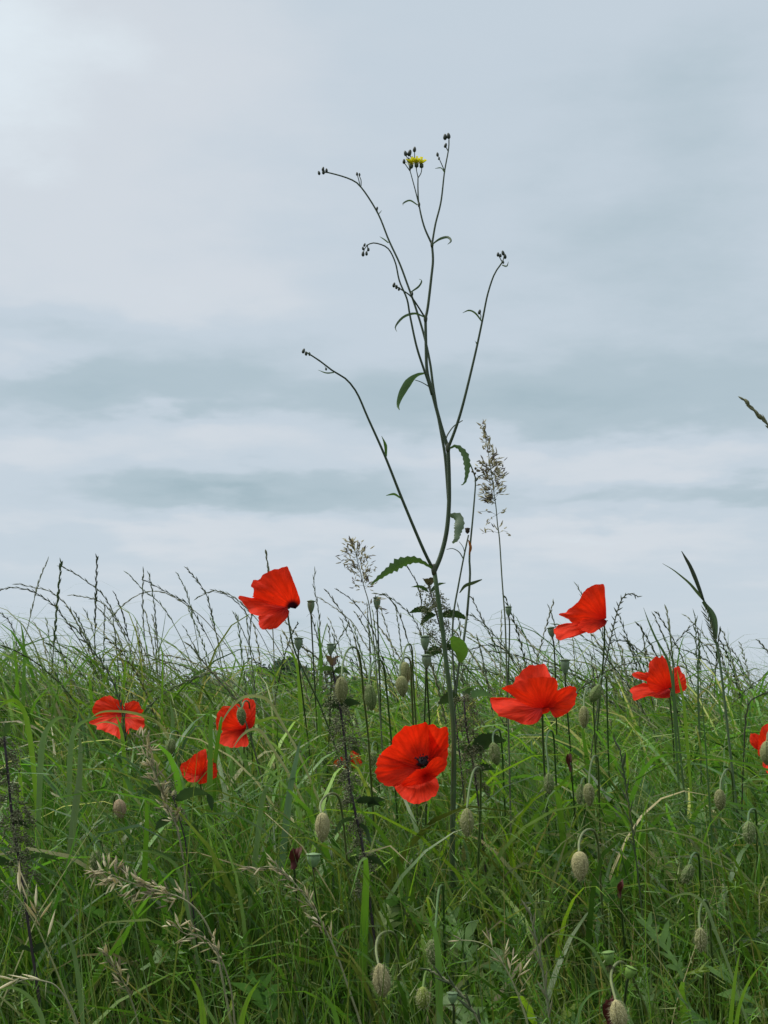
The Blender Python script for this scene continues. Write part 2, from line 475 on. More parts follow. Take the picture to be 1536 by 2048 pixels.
def field(name, label, N, y0, y1, len_rng, w_rng, bend_rng, palette, K=9, base_rng=(0, .25), lean=.18, topf=(.75, 1.06), left=.6, power=1.0, ybias=1.0, slope=0.0):
    y = y0 + (y1 - y0) * rng.random(N) ** ybias
    x = rng.uniform(-1, 1, N) * (0.32 * y + .30)
    L = rng.uniform(*len_rng, N)
    gz = ground_z(x, y)
    top = gz + canopy(y) * rng.uniform(*topf, N) * (1 + .05 * clump(x, y)) * (1 - slope * np.clip(x / (.3 * y) + .25, -.6, 1))
    ang = rng.normal(math.pi, .9, N)                     # heading, mostly blown to -x
    flip = rng.random(N) > left
    ang[flip] = rng.uniform(0, 2 * math.pi, flip.sum())
    bend = rng.uniform(*bend_rng, N) ** power
    phi0 = np.abs(rng.normal(0, lean, N))
    s = np.linspace(0, 1, K + 1)
    phi = phi0[:, None] + bend[:, None] * (s[None] ** 2.2)
    ds = L[:, None] / K
    pm = (phi[:, :-1] + phi[:, 1:]) / 2
    h = np.concatenate([np.zeros((N, 1)), np.cumsum(np.sin(pm) * ds, 1)], 1)
    v = np.concatenate([np.zeros((N, 1)), np.cumsum(np.cos(pm) * ds, 1)], 1)
    z0 = np.maximum(top - v.max(1), gz + .0)
    w = rng.uniform(*w_rng, N)
    prof = np.clip(1.15 * (1 - s ** 2.4) * (.55 + .9 * s * (1 - s) * 2), 0.02, None)
    wob = rng.normal(0, .012, (N, 1)) * np.sin(s * 5)[None]
    cx = x[:, None] + np.cos(ang)[:, None] * h - np.sin(ang)[:, None] * wob
    cy = y[:, None] + np.sin(ang)[:, None] * h + np.cos(ang)[:, None] * wob
    cz = z0[:, None] + v
    keep = ~blocked(cx, cy, cz)
    keep &= ~((clump(x * 2.3, y * 2.3, 6.0) > .45) & (y < 1.8) & (rng.random(N) < .7))      # thin pockets in the stand
    x, y, ang, phi, w, cx, cy, cz = x[keep], y[keep], ang[keep], phi[keep], w[keep], cx[keep], cy[keep], cz[keep]
    N = len(x)
    tw = rng.uniform(-1.0, 1.0, N)[:, None] * s[None] + rng.normal(0, .5, N)[:, None]
    # side vector: horizontal normal of the heading, rolled by the twist about the blade
    hx, hy = np.cos(ang)[:, None], np.sin(ang)[:, None]
    sx, sy = -hy, hx
    nx, ny, nz = -np.cos(phi) * hx, -np.cos(phi) * hy, np.sin(phi)
    half = w[:, None] * prof[None]
    ox = (np.cos(tw) * sx + np.sin(tw) * nx) * half; oy = (np.cos(tw) * sy + np.sin(tw) * ny) * half; oz = np.sin(tw) * nz * half
    A = np.stack([cx - ox, cy - oy, cz - oz], -1); B = np.stack([cx + ox, cy + oy, cz + oz], -1)
    V = np.stack([A, B], 2).reshape(-1, 3)               # N, K+1, 2
    b = (np.arange(N) * (K + 1) * 2)[:, None] + (np.arange(K) * 2)[None]
    f = np.stack([b, b + 1, b + 3, b + 2], -1).reshape(-1, 4)
    pal = np.array([p[0] for p in palette]); pr = np.array([p[1] for p in palette], float); pr /= pr.sum()
    c = pal[rng.choice(len(pal), N, p=pr)] * rng.uniform(.55, 1.4, (N, 1)) * (1 + .25 * clump(x, y, 2.0))[:, None]
    c[:, 0] *= 1 + .15 * clump(x, y, 4.4)
    dry = np.where(rng.random(N) < .16, rng.uniform(.2, .9, N), 0)[:, None] * np.clip((s[None] - rng.uniform(.55, .9, (N, 1))) / .15, 0, 1)   # browned tips
    C = np.repeat((c[:, None, :] * (1 - dry[..., None]) + np.array([.30, .24, .11]) * dry[..., None]).reshape(-1, 3), 2, 0)
    quick(name, label, V, f, C, M['grass'])


def quick(name, label, V, f, C, mat, cat='grass'):
    me = bpy.data.meshes.new(name)
    me.vertices.add(len(V)); me.vertices.foreach_set('co', V.astype(np.float32).ravel())
    k = f.shape[1]
    me.loops.add(f.size); me.loops.foreach_set('vertex_index', f.astype(np.int32).ravel())
    me.polygons.add(len(f)); me.polygons.foreach_set('loop_start', (np.arange(len(f)) * k).astype(np.int32))
    me.update(calc_edges=True)
    finish_mesh(me, C)
    o = link(name, me, mat, kind='stuff')
    o['label'] = label; o['category'] = cat
    return o


FRESH, DEEP, BLUE, OLIVE, LIME, TAN = (.116, .245, .030), (.056, .140, .020), (.150, .240, .088), (.165, .215, .046), (.195, .340, .026), (.48, .43, .22)
PAL = [(FRESH, 5), (DEEP, 3.5), (BLUE, 1.5), (OLIVE, 2.2), (LIME, 1.0), (TAN, .5)]
field('meadow_grass', 'dense green meadow grass filling the bank', 9000, 1.15, 2.1, (.22, .5), (.0013, .0040), (.1, 2.3), PAL)
field('tall_meadow_grass', 'dense taller grass on the crest against the sky', 14000, 1.9, 3.3, (.3, .6), (.0013, .0038), (.1, 2.2), PAL, topf=(.70, 1.08), slope=.07)
field('crest_grass_tips', 'thin arching grass tips along the crest against the sky', 2100, 1.8, 3.0, (.35, .7), (.0006, .0018), (.4, 2.4), [(FRESH, 3), (BLUE, 2.5), (OLIVE, 3), (DEEP, 2), (TAN, .5)], K=10, lean=.2, topf=(.97, 1.18), left=.75, slope=.055)
field('back_slope_grass', 'green grass on the slope behind the crest', 9000, 3.3, 7.0, (.3, .6), (.002, .005), (.1, 2.0), PAL, K=4, topf=(.6, .98))
field('fine_meadow_grass', 'fine upright grass blades crowding the near bank', 26000, .76, 1.9, (.16, .42), (.0006, .0020), (.0, .85), [(FRESH, 5), (DEEP, 4.5), (OLIVE, 2), (BLUE, 1.4), (LIME, .8), (TAN, .15)], K=7, lean=.16, topf=(.55, 1.0))
field('near_broad_grass', 'scattered broader grass blades in the near bank', 1500, .80, 1.3, (.18, .42), (.0015, .0036), (.1, 2.0), PAL, topf=(.7, 1.0))
field('hairy_stems', 'thin upright flower stems among the grass', 3600, .82, 1.9, (.3, .5), (.0007, .0011), (.0, .35), [((.16, .20, .08), 3), (OLIVE, 3), ((.22, .24, .13), 1), (FRESH, 2)], K=5, lean=.1, topf=(.72, 1.04))
field('grass_culms', 'thin straight grass stems among the blades', 5000, .85, 3.3, (.35, .65), (.0006, .0011), (.02, .6), [(FRESH, 3), (OLIVE, 3), (BLUE, 2), (TAN, .6)], K=5, topf=(.85, 1.08))
field('low_grass', 'short dark grass low between the stems', 16000, .75, 1.9, (.12, .28), (.001, .003), (.1, 1.8), [(DEEP, 5), (FRESH, 4), (OLIVE, 1)], K=4, topf=(.45, .92))


def feathery():
    """fine thread-leaved foliage low in the bank"""
    n = 3200
    ys = rng.uniform(.78, 1.8, n); xs = rng.uniform(-1, 1, n) * (.3 * ys + .15)
    zs = canopy(ys) * rng.uniform(.5, .97, n)
    V, Fc, C = [], [], []
    k = 0
    for i in range(n):
        base = np.array([xs[i], ys[i], zs[i]])
        d = norm(np.array([rng.normal(0, .5), rng.normal(0, .5), 1.0])); L = rng.uniform(.03, .07)
        c = np.array(random.choice([FRESH, DEEP, OLIVE])) * rng.uniform(.8, 1.3)
        m = 14
        for j in range(m):
            p = base + d * L * j / m
            q = norm(d * .6 + rng.normal(0, .7, 3)) * rng.uniform(.008, .02)
            s = norm(np.cross(q, rng.normal(size=3))) * .0006
            V += [p - s, p + s, p + q]
            Fc.append((k, k + 1, k + 2)); k += 3
            C += [c] * 3
    quick('feathery_foliage', 'fine thread-like green foliage low in the bank', np.array(V), np.array(Fc), np.array(C), M['grass'], 'foliage')


feathery()


def lobed_leaf(mb, base, d, nrm, L, c):
    """pinnate poppy leaf: midrib with paired pointed lobes"""
    d = norm(d); side = norm(np.cross(d, nrm)); n2 = np.cross(side, d)
    m = 6
    s = np.linspace(0, 1, 9)
    curve = lambda t: base + d * L * t - n2 * L * .28 * t * t
    mb.strip(np.array([curve(t) for t in s]), L * .035 * (1 - s * .8) + .0006, ref=n2, c=c)
    for j in range(1, m + 1):
        t = j / (m + 1.2)
        p = curve(t)
        for sg in (-1, 1):
            ll = L * .34 * math.sin(math.pi * (.15 + .75 * t)) * random.uniform(.35, 1.25)
            q = p + (side * sg * .85 + d * random.uniform(.4, 1.0)) * ll - n2 * ll * random.uniform(-.3, .6)
            w = d * ll * .32
            mid = (p + q) / 2 + n2 * ll * .06
            mb.add([p - w * .6, mid - w * .75, q, mid + w * .6, p + w * .5], [(0, 1, 3, 4), (1, 2, 3)], c)
    q = curve(1.0)
    mb.add([q - side * L * .04, q + side * L * .04, q + d * L * .12], [(0, 1, 2)], c)


def poppy_foliage():
    mb = MB()
    for i in range(760):
        y = random.uniform(.92, 1.9); x = random.uniform(-1, 1) * (.3 * y + .1)
        if random.random() < .65: x = random.uniform(-.02, .3 * y + .05)
        z = float(canopy(y)) * random.uniform(.5, .9)
        if blocked(np.array([[x, x]]), np.array([[y, y]]), np.array([[z, z + .04]]))[0]: continue
        a = random.uniform(0, 6.28); up = random.uniform(.5, 2.2)
        d = np.array([math.cos(a), math.sin(a), up]); nrm = np.array([-math.cos(a) * up, -math.sin(a) * up, 1.0]) + rng.normal(0, .4, 3)
        c = np.array(random.choice([(.10, .21, .04), (.09, .19, .055), (.13, .24, .05), (.16, .23, .05)])) * random.uniform(.75, 1.2)
        lobed_leaf(mb, np.array([x, y, z]), d, norm(nrm), random.uniform(.03, .065), c)
    o = mb.build('poppy_foliage', M['leaf'], kind='stuff')
    o['label'] = 'ragged lobed green poppy foliage through the bank'; o['category'] = 'foliage'


poppy_foliage()


# ------------------------------------------------------------------ shared stalk helper
def to_ground(pts, drift=None, Y=None):
    """extend a traced stalk smoothly down to the soil"""
    pts = [np.asarray(p, float) for p in pts]
    e = pts[-1]; t = norm(pts[-1] - pts[-2])
    z = e[2]
    if t[2] > -.3: t = norm(np.array([t[0], t[1], -.5]))
    dx = t[0] / max(-t[2], .3) * z * .35 if drift is None else drift
    g = float(ground_z(e[0] + dx, e[1]))
    end = np.array([e[0] + dx, e[1] + t[1] / max(-t[2], .3) * z * .2, g - .015])
    mid = e + t * min(np.linalg.norm(end - e) * .45, .2)
    for u in (.12, .3, .52, .76, 1.0):
        pts.append(e * (1 - u) ** 2 + mid * 2 * u * (1 - u) + end * u * u)
    return pts


def trace(pl, Y, dY=0.0):
    n = len(pl)
    return [P(a, b, Y + dY * i / max(n - 1, 1)) for i, (a, b) in enumerate(pl)]


def hairs(mb, pts, rad, per_cm, L=.0035):
    """short bristles standing off a stalk"""
    pts = np.asarray(pts); seg = np.linalg.norm(np.diff(pts, axis=0), axis=1).sum()
    for _ in range(int(seg * 100 * per_cm)):
        t = random.random() * (len(pts) - 1.001); i = int(t); p = pts[i] + (pts[i + 1] - pts[i]) * (t - i)
        tg = norm(pts[i + 1] - pts[i]); o = norm(np.cross(tg, rng.normal(size=3)))
        q = p + o * (rad + L * random.uniform(.6, 1.1)); s = tg * .00018
        mb.add([p + s, p - s, q], [(0, 1, 2)])


# ------------------------------------------------------------------ poppies
def petal_mesh(mb, base, outline, Y, dep, bulge, ruffle, tilt, seed):
    """petal grown from its base to a traced rim; dep is how far the rim leans toward (-) or from (+) the viewer"""
    r = np.random.default_rng(seed)
    o = np.asarray(outline, float)
    closed = np.vstack([o, o[:1]])
    n, m = 84, 16
    pts = catmull(closed, n + 1)[:-1]
    nb = len(pts)
    c = np.asarray(base, float)
    d = pts - c
    size = np.linalg.norm(d, axis=1).max()
    k = np.arange(nb)
    jag = r.normal(0, 1, nb); jag = (jag + np.roll(jag, 1)) * .5
    rad = np.linalg.norm(d, axis=1) / size
    d = d * (1 + (.014 * jag + .010 * np.sin(k * .9 + r.uniform(0, 6))) * (rad > .25))[:, None]
    th = np.unwrap(np.arctan2(d[:, 1], d[:, 0]))
    ph = r.uniform(0, 6.28, 4)
    S = px_size(size, Y)
    V, UV = [], []
    for j in range(m + 1):
        t = j / m
        for i in range(nb):
            tt = t * rad[i]
            a = th[i]
            rip = ruffle * S * (tt ** 1.6) * (math.sin(a * 5 + ph[0]) * .6 + math.sin(a * 9 + ph[1] + t * 4) * .42 + math.sin(a * 17 + ph[2] + t * 7) * .16 + math.sin(a * 7 - t * 9 + ph[3]) * .25)
            yy = Y + dep * S * tt ** 1.25 - bulge * S * math.sin(math.pi * min(tt, 1)) + rip
            p = c + d[i] * t
            yy -= tilt * px_size(p[1] - c[1], Y)
            V.append(P(p[0], p[1], yy)); UV.append((tt, a / 6.283))
    f = []
    for j in range(m):
        for i in range(nb):
            k2 = (i + 1) % nb
            if j == 0: f.append((i, nb + k2, nb + i)) if False else f.append((j * nb + i, (j + 1) * nb + k2, (j + 1) * nb + i))
            else: f.append((j * nb + i, j * nb + k2, (j + 1) * nb + k2, (j + 1) * nb + i))
    mb.add(V, f, (1, 1, 1), UV)


def zmap(ox, oy, s):
    return lambda pl: [(ox + a * s, oy + b * s) for a, b in pl]


def poppy(label, Y, stem, petals, centre, seed, axis=(0, -.6, .8), blotch=(), open_=False, gap=.0022):
    sp = to_ground(trace(stem, Y + .004, .12))
    base = sp[-1]
    t = thing('poppy', label, 'poppy', base, 'open poppies')
    pts = stalk(sp, 44)
    MB().tube(pts, np.linspace(.0010, .0014, 44), 6, (.075, .12, .04)).build('stem', M['stem'], t, base)
    hb = MB(); hairs(hb, pts[:30], .001, 6, .0026); hb.build('bristles', M['hair'], t, base, kind='stuff')
    for i, (b, o, dep, bul, ruf, *tl) in enumerate(petals):
        mb = MB()
        petal_mesh(mb, b, o, Y - gap * i, dep, bul, ruf * 1.4, tl[0] if tl else 0.0, seed * 10 + i)
        mb.build('petal', M['petal_blotch'] if i in blotch else M['petal'], t, base)
    cp = P(centre[0], centre[1], Y - (.004 if open_ else -.012))
    ax = norm(axis)
    MB().lathe(cp - ax * .002, ax, [(0, .0015), (.003, .0035), (.007, .0042), (.0085, .005), (.0095, .0045), (.0098, .001)], 10, (.5, .6, .4)).build('ovary', M['dark'] if open_ else M['capsule'], t, base)
    sm = MB()
    for k in range(70 if open_ else 12):
        d = norm(ax * random.uniform(.35, 1) + rng.normal(0, .55, 3))
        e = cp + d * random.uniform(.006, .0105)
        sm.tube([cp, (cp + e) / 2 + ax * .001, e], [.00018, .00018, .00018], 3)
        sm.spikelet(e - d * .0008, d, .0022, .0008)
    sm.build('stamens', M['dark'], t, base, kind='stuff')
    return t


z = zmap(465, 1120, .09766)
poppy('windblown red poppy with dark petal base, facing away beside a seed capsule', 1.50,
      [(577, 1222), (577, 1240), (589, 1300), (620, 1368), (643, 1418), (670, 1493)],
      [(z([(1230, 970)])[0], z([(1090, 940), (900, 700), (600, 520), (440, 640), (420, 760), (540, 560), (700, 380), (900, 260), (1120, 200), (1250, 520), (1350, 800), (1340, 930)]), .75, -.1, .04),
       (z([(1230, 960)])[0], z([(1290, 1000), (1380, 900), (1378, 790), (1320, 620), (1230, 380), (1140, 150), (1100, 125), (940, 175), (760, 230), (700, 250), (600, 340), (500, 400), (440, 410), (380, 545), (440, 590), (430, 770), (520, 800), (700, 880), (900, 930), (1080, 960)]), -.25, .22, .06, -.35),
       (z([(1130, 970)])[0], z([(1080, 950), (950, 1040), (740, 1090), (545, 1140), (540, 1320), (600, 1410), (740, 1422), (900, 1390), (1020, 1290), (1120, 1180), (1150, 1050)]), .05, .22, .06, .25),
       (z([(1110, 945)])[0], z([(1090, 920), (900, 880), (700, 830), (560, 750), (400, 775), (150, 730), (130, 800), (230, 900), (320, 1010), (380, 1090), (520, 1140), (680, 1130), (830, 1090), (960, 1030), (1080, 970)]), -.5, .14, .10, 1.0)],
      (577, 1214), 1, axis=(-.8, .1, .35), blotch=(1,))
z = zmap(1095, 1155, .08464)
poppy('red poppy with one tall upright petal, high against the sky beside a capsule', 1.55,
      [(1208, 1243), (1209, 1262), (1208, 1300), (1203, 1360), (1196, 1440)],
      [(z([(1340, 1000)])[0], z([(1370, 980), (1360, 600), (1300, 260), (1150, 240), (960, 330), (800, 520), (640, 720), (500, 840), (700, 1020), (1100, 1040)]), .7, -.1, .05),
       (z([(1350, 985)])[0], z([(1392, 960), (1385, 700), (1365, 450), (1335, 180), (1200, 155), (1070, 200), (960, 240), (820, 390), (740, 560), (640, 640), (560, 710), (500, 740), (430, 820), (350, 840), (275, 880), (400, 950), (500, 990), (560, 1060), (700, 1140), (900, 1060), (1100, 1030)]), -.22, .2, .06, -.3),
       (z([(1250, 1060)])[0], z([(1100, 1100), (730, 1150), (540, 1090), (430, 1080), (240, 1140), (150, 1240), (170, 1340), (260, 1450), (330, 1480), (450, 1440), (580, 1420), (920, 1290), (1150, 1180)]), -.30, .16, .08, .4),
       (z([(1370, 1015)])[0], z([(1345, 992), (1100, 1000), (850, 990), (750, 1080), (720, 1180), (800, 1240), (920, 1290), (980, 1325), (1100, 1300), (1200, 1230), (1360, 1130), (1405, 1025)]), -.5, .12, .06, 1.0)],
      (1205, 1241), 2, axis=(-.7, .2, .5))
z = zmap(970, 1315, .1302)
poppy('large red poppy with cupped upper petals and a pleated lower petal', 1.28,
      [(1084, 1414), (1085, 1440), (1086, 1480), (1090, 1560), (1096, 1640)],
      [(z([(900, 740)])[0], z([(430, 420), (470, 320), (520, 270), (600, 180), (680, 130), (760, 112), (860, 100), (930, 105), (970, 200), (1010, 290), (1040, 420), (960, 700), (700, 650)]), .35, -.1, .08, .25),
       (z([(900, 790)])[0], z([(860, 770), (1000, 775), (1010, 800), (960, 850), (880, 870), (760, 880)]), .4, 0, .03),
       (z([(960, 740)])[0], z([(1060, 760), (1020, 820), (1040, 890), (1090, 922), (1200, 890), (1290, 830), (1380, 700), (1402, 580), (1400, 480), (1340, 440), (1240, 450), (1150, 490), (1050, 540), (930, 660)]), -.22, .22, .08, -.3),
       (z([(870, 775)])[0], z([(850, 800), (880, 840), (860, 920), (780, 1010), (640, 1035), (540, 1010), (420, 960), (300, 920), (200, 880), (120, 780), (90, 700), (90, 630), (150, 615), (420, 620), (520, 650), (640, 690)]), -.42, .10, .15, .8),
       (z([(890, 775)])[0], z([(860, 782), (700, 760), (560, 690), (440, 600), (330, 520), (260, 470), (400, 420), (560, 350), (760, 310), (900, 300), (1050, 310), (1112, 380), (1112, 500), (1075, 620), (1085, 740), (960, 778)]), -.35, .26, .06, -.25)],
      (1084, 1405), 3, axis=(-.1, .3, .9), blotch=())
z = zmap(1250, 1300, .09115)
poppy('red poppy crossed by upright grass stems, one petal standing up', 1.62,
      [(1337, 1380), (1340, 1400), (1346, 1470), (1350, 1560)],
      [(z([(1000, 830)])[0], z([(1040, 420), (1120, 370), (1200, 370), (1240, 480), (1310, 560), (1345, 700), (1340, 860), (1200, 930), (1110, 950), (1050, 860)]), .25, .1, .07, .1),
       (z([(640, 640)])[0], z([(680, 590), (520, 490), (420, 500), (300, 475), (170, 510), (158, 560), (250, 620), (380, 660), (520, 700), (640, 740)]), .35, .04, .07),
       (z([(880, 870)])[0], z([(480, 740), (400, 720), (250, 780), (110, 860), (150, 960), (180, 1080), (230, 1105), (400, 1030), (550, 1010), (700, 1050), (960, 1050), (985, 980), (950, 850)]), -.45, .10, .12, 1.0),
       (z([(920, 850)])[0], z([(480, 620), (520, 560), (520, 400), (540, 260), (620, 190), (700, 140), (760, 160), (820, 130), (900, 200), (990, 290), (1020, 400), (1040, 560), (1045, 780), (950, 845), (750, 935), (600, 900), (500, 780)]), -.22, .26, .06, -.3)],
      (1335, 1377), 4, axis=(-.3, .4, .8))
z = zmap(740, 1435, .1107)
poppy('wide open red poppy turned forward, showing its black stamens', 1.30,
      [(846, 1528), (850, 1560), (852, 1620), (850, 1720)],
      [(z([(940, 880)])[0], z([(640, 960), (370, 860), (230, 740), (170, 670), (280, 570), (370, 490), (400, 390), (520, 260), (640, 170), (760, 150), (900, 115), (1000, 85), (1050, 120), (1160, 130), (1225, 190), (1330, 420), (1330, 660), (1150, 840)]), -.25, -.50, .07, -.1),
       (z([(940, 900)])[0], z([(170, 670), (130, 770), (108, 950), (120, 1080), (200, 1180), (300, 1230), (430, 1252), (560, 1245), (740, 1110), (820, 1000), (760, 900), (600, 850), (350, 730)]), -.55, -.25, .11, .3),
       (z([(900, 1000)])[0], z([(440, 1250), (520, 1380), (640, 1490), (760, 1550), (900, 1557), (1050, 1490), (1180, 1410), (1242, 1280), (1230, 1180), (1180, 1080), (1000, 1040), (750, 1090)]), -.35, -.05, .05, .8),
       (z([(1060, 840)])[0], z([(1060, 210), (1110, 150), (1225, 200), (1300, 180), (1402, 185), (1412, 350), (1412, 640), (1392, 760), (1380, 860), (1330, 965), (1200, 900), (1230, 720), (1285, 600), (1200, 450), (1130, 330)]), -.6, -.05, .09, -.1),
       (z([(990, 1030)])[0], z([(840, 935), (950, 925), (1020, 885), (1100, 775), (1200, 715), (1300, 722), (1380, 780), (1380, 860), (1330, 960), (1250, 1020), (1180, 1090), (1000, 1180), (750, 1235), (540, 1250), (640, 1110), (750, 1020)]), -.5, .30, .07, -.8)],
      z([(935, 850)])[0], 5, axis=(.15, -.75, .5), blotch=(0,), open_=True, gap=.0045)
z = zmap(170, 1380, .08464)
poppy('red poppy split by a dark grass stem, with pale blades across it', 1.72,
      [(250, 1428), (251, 1470), (250, 1540), (246, 1640)],
      [(z([(880, 530)])[0], z([(260, 640), (200, 560), (180, 500), (210, 370), (280, 260), (400, 180), (560, 135), (630, 150), (700, 210), (860, 250), (890, 350), (900, 520), (600, 640)]), .2, .15, .08, -.2),
       (z([(930, 530)])[0], z([(940, 310), (1030, 295), (1130, 260), (1260, 290), (1330, 430), (1380, 490), (1300, 560), (1000, 580)]), .22, .05, .07),
       (z([(860, 560)])[0], z([(330, 600), (240, 690), (110, 740), (90, 780), (270, 850), (300, 920), (430, 960), (560, 1020), (700, 1070), (820, 1150), (830, 980), (850, 700), (880, 560)]), -.4, .08, .12, .8),
       (z([(930, 550)])[0], z([(1000, 550), (1250, 590), (1380, 640), (1400, 860), (1330, 950), (1150, 930), (1060, 900), (1030, 1030), (970, 960)]), -.35, .1, .1, .6)],
      (248, 1427), 6, axis=(0, -.3, .9))
z = zmap(350, 1390, .1107)
poppy('cupped red poppy with a green bud hanging in front of it', 1.60,
      [(487, 1458), (488, 1500), (486, 1570), (480, 1660)],
      [(z([(1290, 560)])[0], z([(1200, 300), (1225, 110), (1290, 60), (1440, 120), (1455, 300), (1440, 500), (1380, 595), (1300, 580)]), .10, .10, .05),
       (z([(1240, 600)])[0], z([(760, 640), (740, 500), (760, 350), (830, 240), (900, 200), (1000, 200), (1150, 165), (1230, 300), (1290, 540), (1260, 640), (1100, 665), (880, 640)]), -.2, .28, .06, -.4),
       (z([(1250, 630)])[0], z([(870, 610), (1050, 650), (1230, 630), (1310, 760), (1322, 910), (1200, 935), (1050, 952), (900, 920), (790, 860), (780, 760), (840, 690)]), -.4, .1, .06, .9)],
      (488, 1456), 7, axis=(-.3, -.2, .9))
poppy('small red poppy half hidden by grass below a cupped poppy', 1.42,
      [(400, 1548), (402, 1580), (404, 1640), (402, 1720)],
      [(z([(500, 1400)])[0], z([(540, 1180), (680, 1150), (740, 1230), (762, 1440), (720, 1500), (600, 1570), (430, 1600), (400, 1440)]), .2, .08, .07),
       (z([(440, 1440)])[0], z([(150, 1480), (100, 1400), (230, 1330), (400, 1400), (410, 1560), (250, 1565)]), -.3, .06, .1, .8),
       (z([(450, 1440)])[0], z([(120, 1380), (90, 1320), (110, 1250), (230, 1180), (330, 1090), (450, 1020), (550, 980), (575, 1150), (530, 1340), (440, 1450), (300, 1430)]), -.15, .24, .06, -.3)],
      (400, 1546), 8)
z = zmap(1480, 1430, .0635)
poppy('red poppy at the field edge with a hairy bud over it', 1.55,
      [(1534, 1500), (1535, 1540), (1538, 1620)],
      [(z([(620, 1050)])[0], z([(330, 590), (500, 590), (640, 700), (640, 1100), (520, 1080), (440, 1030), (330, 900), (310, 760)]), .2, .06, .06),
       (z([(850, 1100)])[0], z([(620, 560), (700, 370), (800, 300), (1000, 290), (1250, 400), (1320, 700), (1250, 1000), (1000, 1150), (660, 1280), (580, 1280), (560, 1000)]), -.15, .26, .06, -.3),
       (z([(950, 1250)])[0], z([(700, 1600), (760, 1350), (1000, 1200), (1250, 1300), (1300, 1700), (1100, 1900), (950, 1880), (800, 1750)]), -.4, .08, .06, .9)],
      (1537, 1500), 9)
z = zmap(600, 1280, .2051)
poppy('orange red poppy mostly hidden behind a dark nettle stalk', 1.78,
      [(700, 1530), (702, 1580), (704, 1660)],
      [(z([(480, 1230)])[0], z([(480, 1130), (520, 1055), (575, 1110), (605, 1215), (560, 1260)]), .1, .1, .06),
       (z([(470, 1230)])[0], z([(320, 1210), (350, 1170), (410, 1130), (440, 1180), (450, 1250), (360, 1235)]), -.1, .1, .06)],
      (698, 1530), 10)


# ------------------------------------------------------------------ hairy nodding poppy buds
BUD_PROF = [(0, .10), (.05, .42), (.15, .70), (.32, .93), (.48, 1.0), (.64, .92), (.80, .70), (.92, .40), (1.0, .08)]
TANB, GRNB, OLVB = (.32, .29, .14), (.13, .18, .06), (.21, .22, .09)


def bud(px, py, h, w, Y, stem, tint, label, tilt=0.0, group='nodding poppy buds'):
    """the bud hangs from the first stem point; the stem goes over its hook and down to the soil"""
    sp = to_ground(trace(stem, Y + .003, .22), 0.02)
    base = sp[-1]
    t = thing('poppy_bud', label, 'bud', base, group)
    n = 56
    pts = stalk(sp, n)
    MB().tube(pts, np.linspace(.0009, .0012, n), 6, np.array(tint) * .42 + np.array([.0, .04, .0])).build('stem', M['stem'], t, base)
    hb = MB(); hairs(hb, pts[:34], .0009, 7, .0024); hb.build('bristles', M['hair'], t, base, kind='stuff')
    L = px_size(h, Y); R = px_size(w, Y) / 2
    c = P(px, py, Y)
    ax = norm(np.array([math.sin(tilt), 0, -math.cos(tilt)]))
    top = c - ax * L / 2
    sk = random.uniform(.85, 1.2)
    b = MB().lathe(top, ax, [((a ** sk) * L, r * R) for a, r in BUD_PROF], 18, np.array(tint) * random.uniform(.85, 1.12), squash=random.uniform(.85, 1.0))
    o = b.build('bud', M['bud'], t, base)
    hh = MB()
    for _ in range(300):
        u = random.uniform(.03, .98); rr = np.interp(u, [q[0] for q in BUD_PROF], [q[1] for q in BUD_PROF]) * R
        d = norm(np.cross(ax, rng.normal(size=3)))
        p = top + ax * u * L + d * rr
        q = p + norm(d + ax * random.uniform(-.1, .7)) * random.uniform(.0014, .0034); s = norm(np.cross(d, ax)) * .00017
        hh.add([p + s, p - s, q], [(0, 1, 2)])
    hh.build('bristles', M['bud_hair'], o, base, kind='stuff')
    sr = np.linspace(.04, .97, 14); sg = random.choice([-1, 1]) * .35
    rr = np.interp(sr, [q[0] for q in BUD_PROF], [q[1] for q in BUD_PROF]) * R
    u_ = norm(np.cross(ax, (0, 1, 0)))
    MB().tube(top + ax * (sr * L)[:, None] + (u_ * sg + np.array([0, -math.sqrt(1 - sg * sg), 0])) * (rr * 1.0)[:, None], .00022, 4, np.array(tint) * .55).build('seam', M['bud'], o, base)
    return t


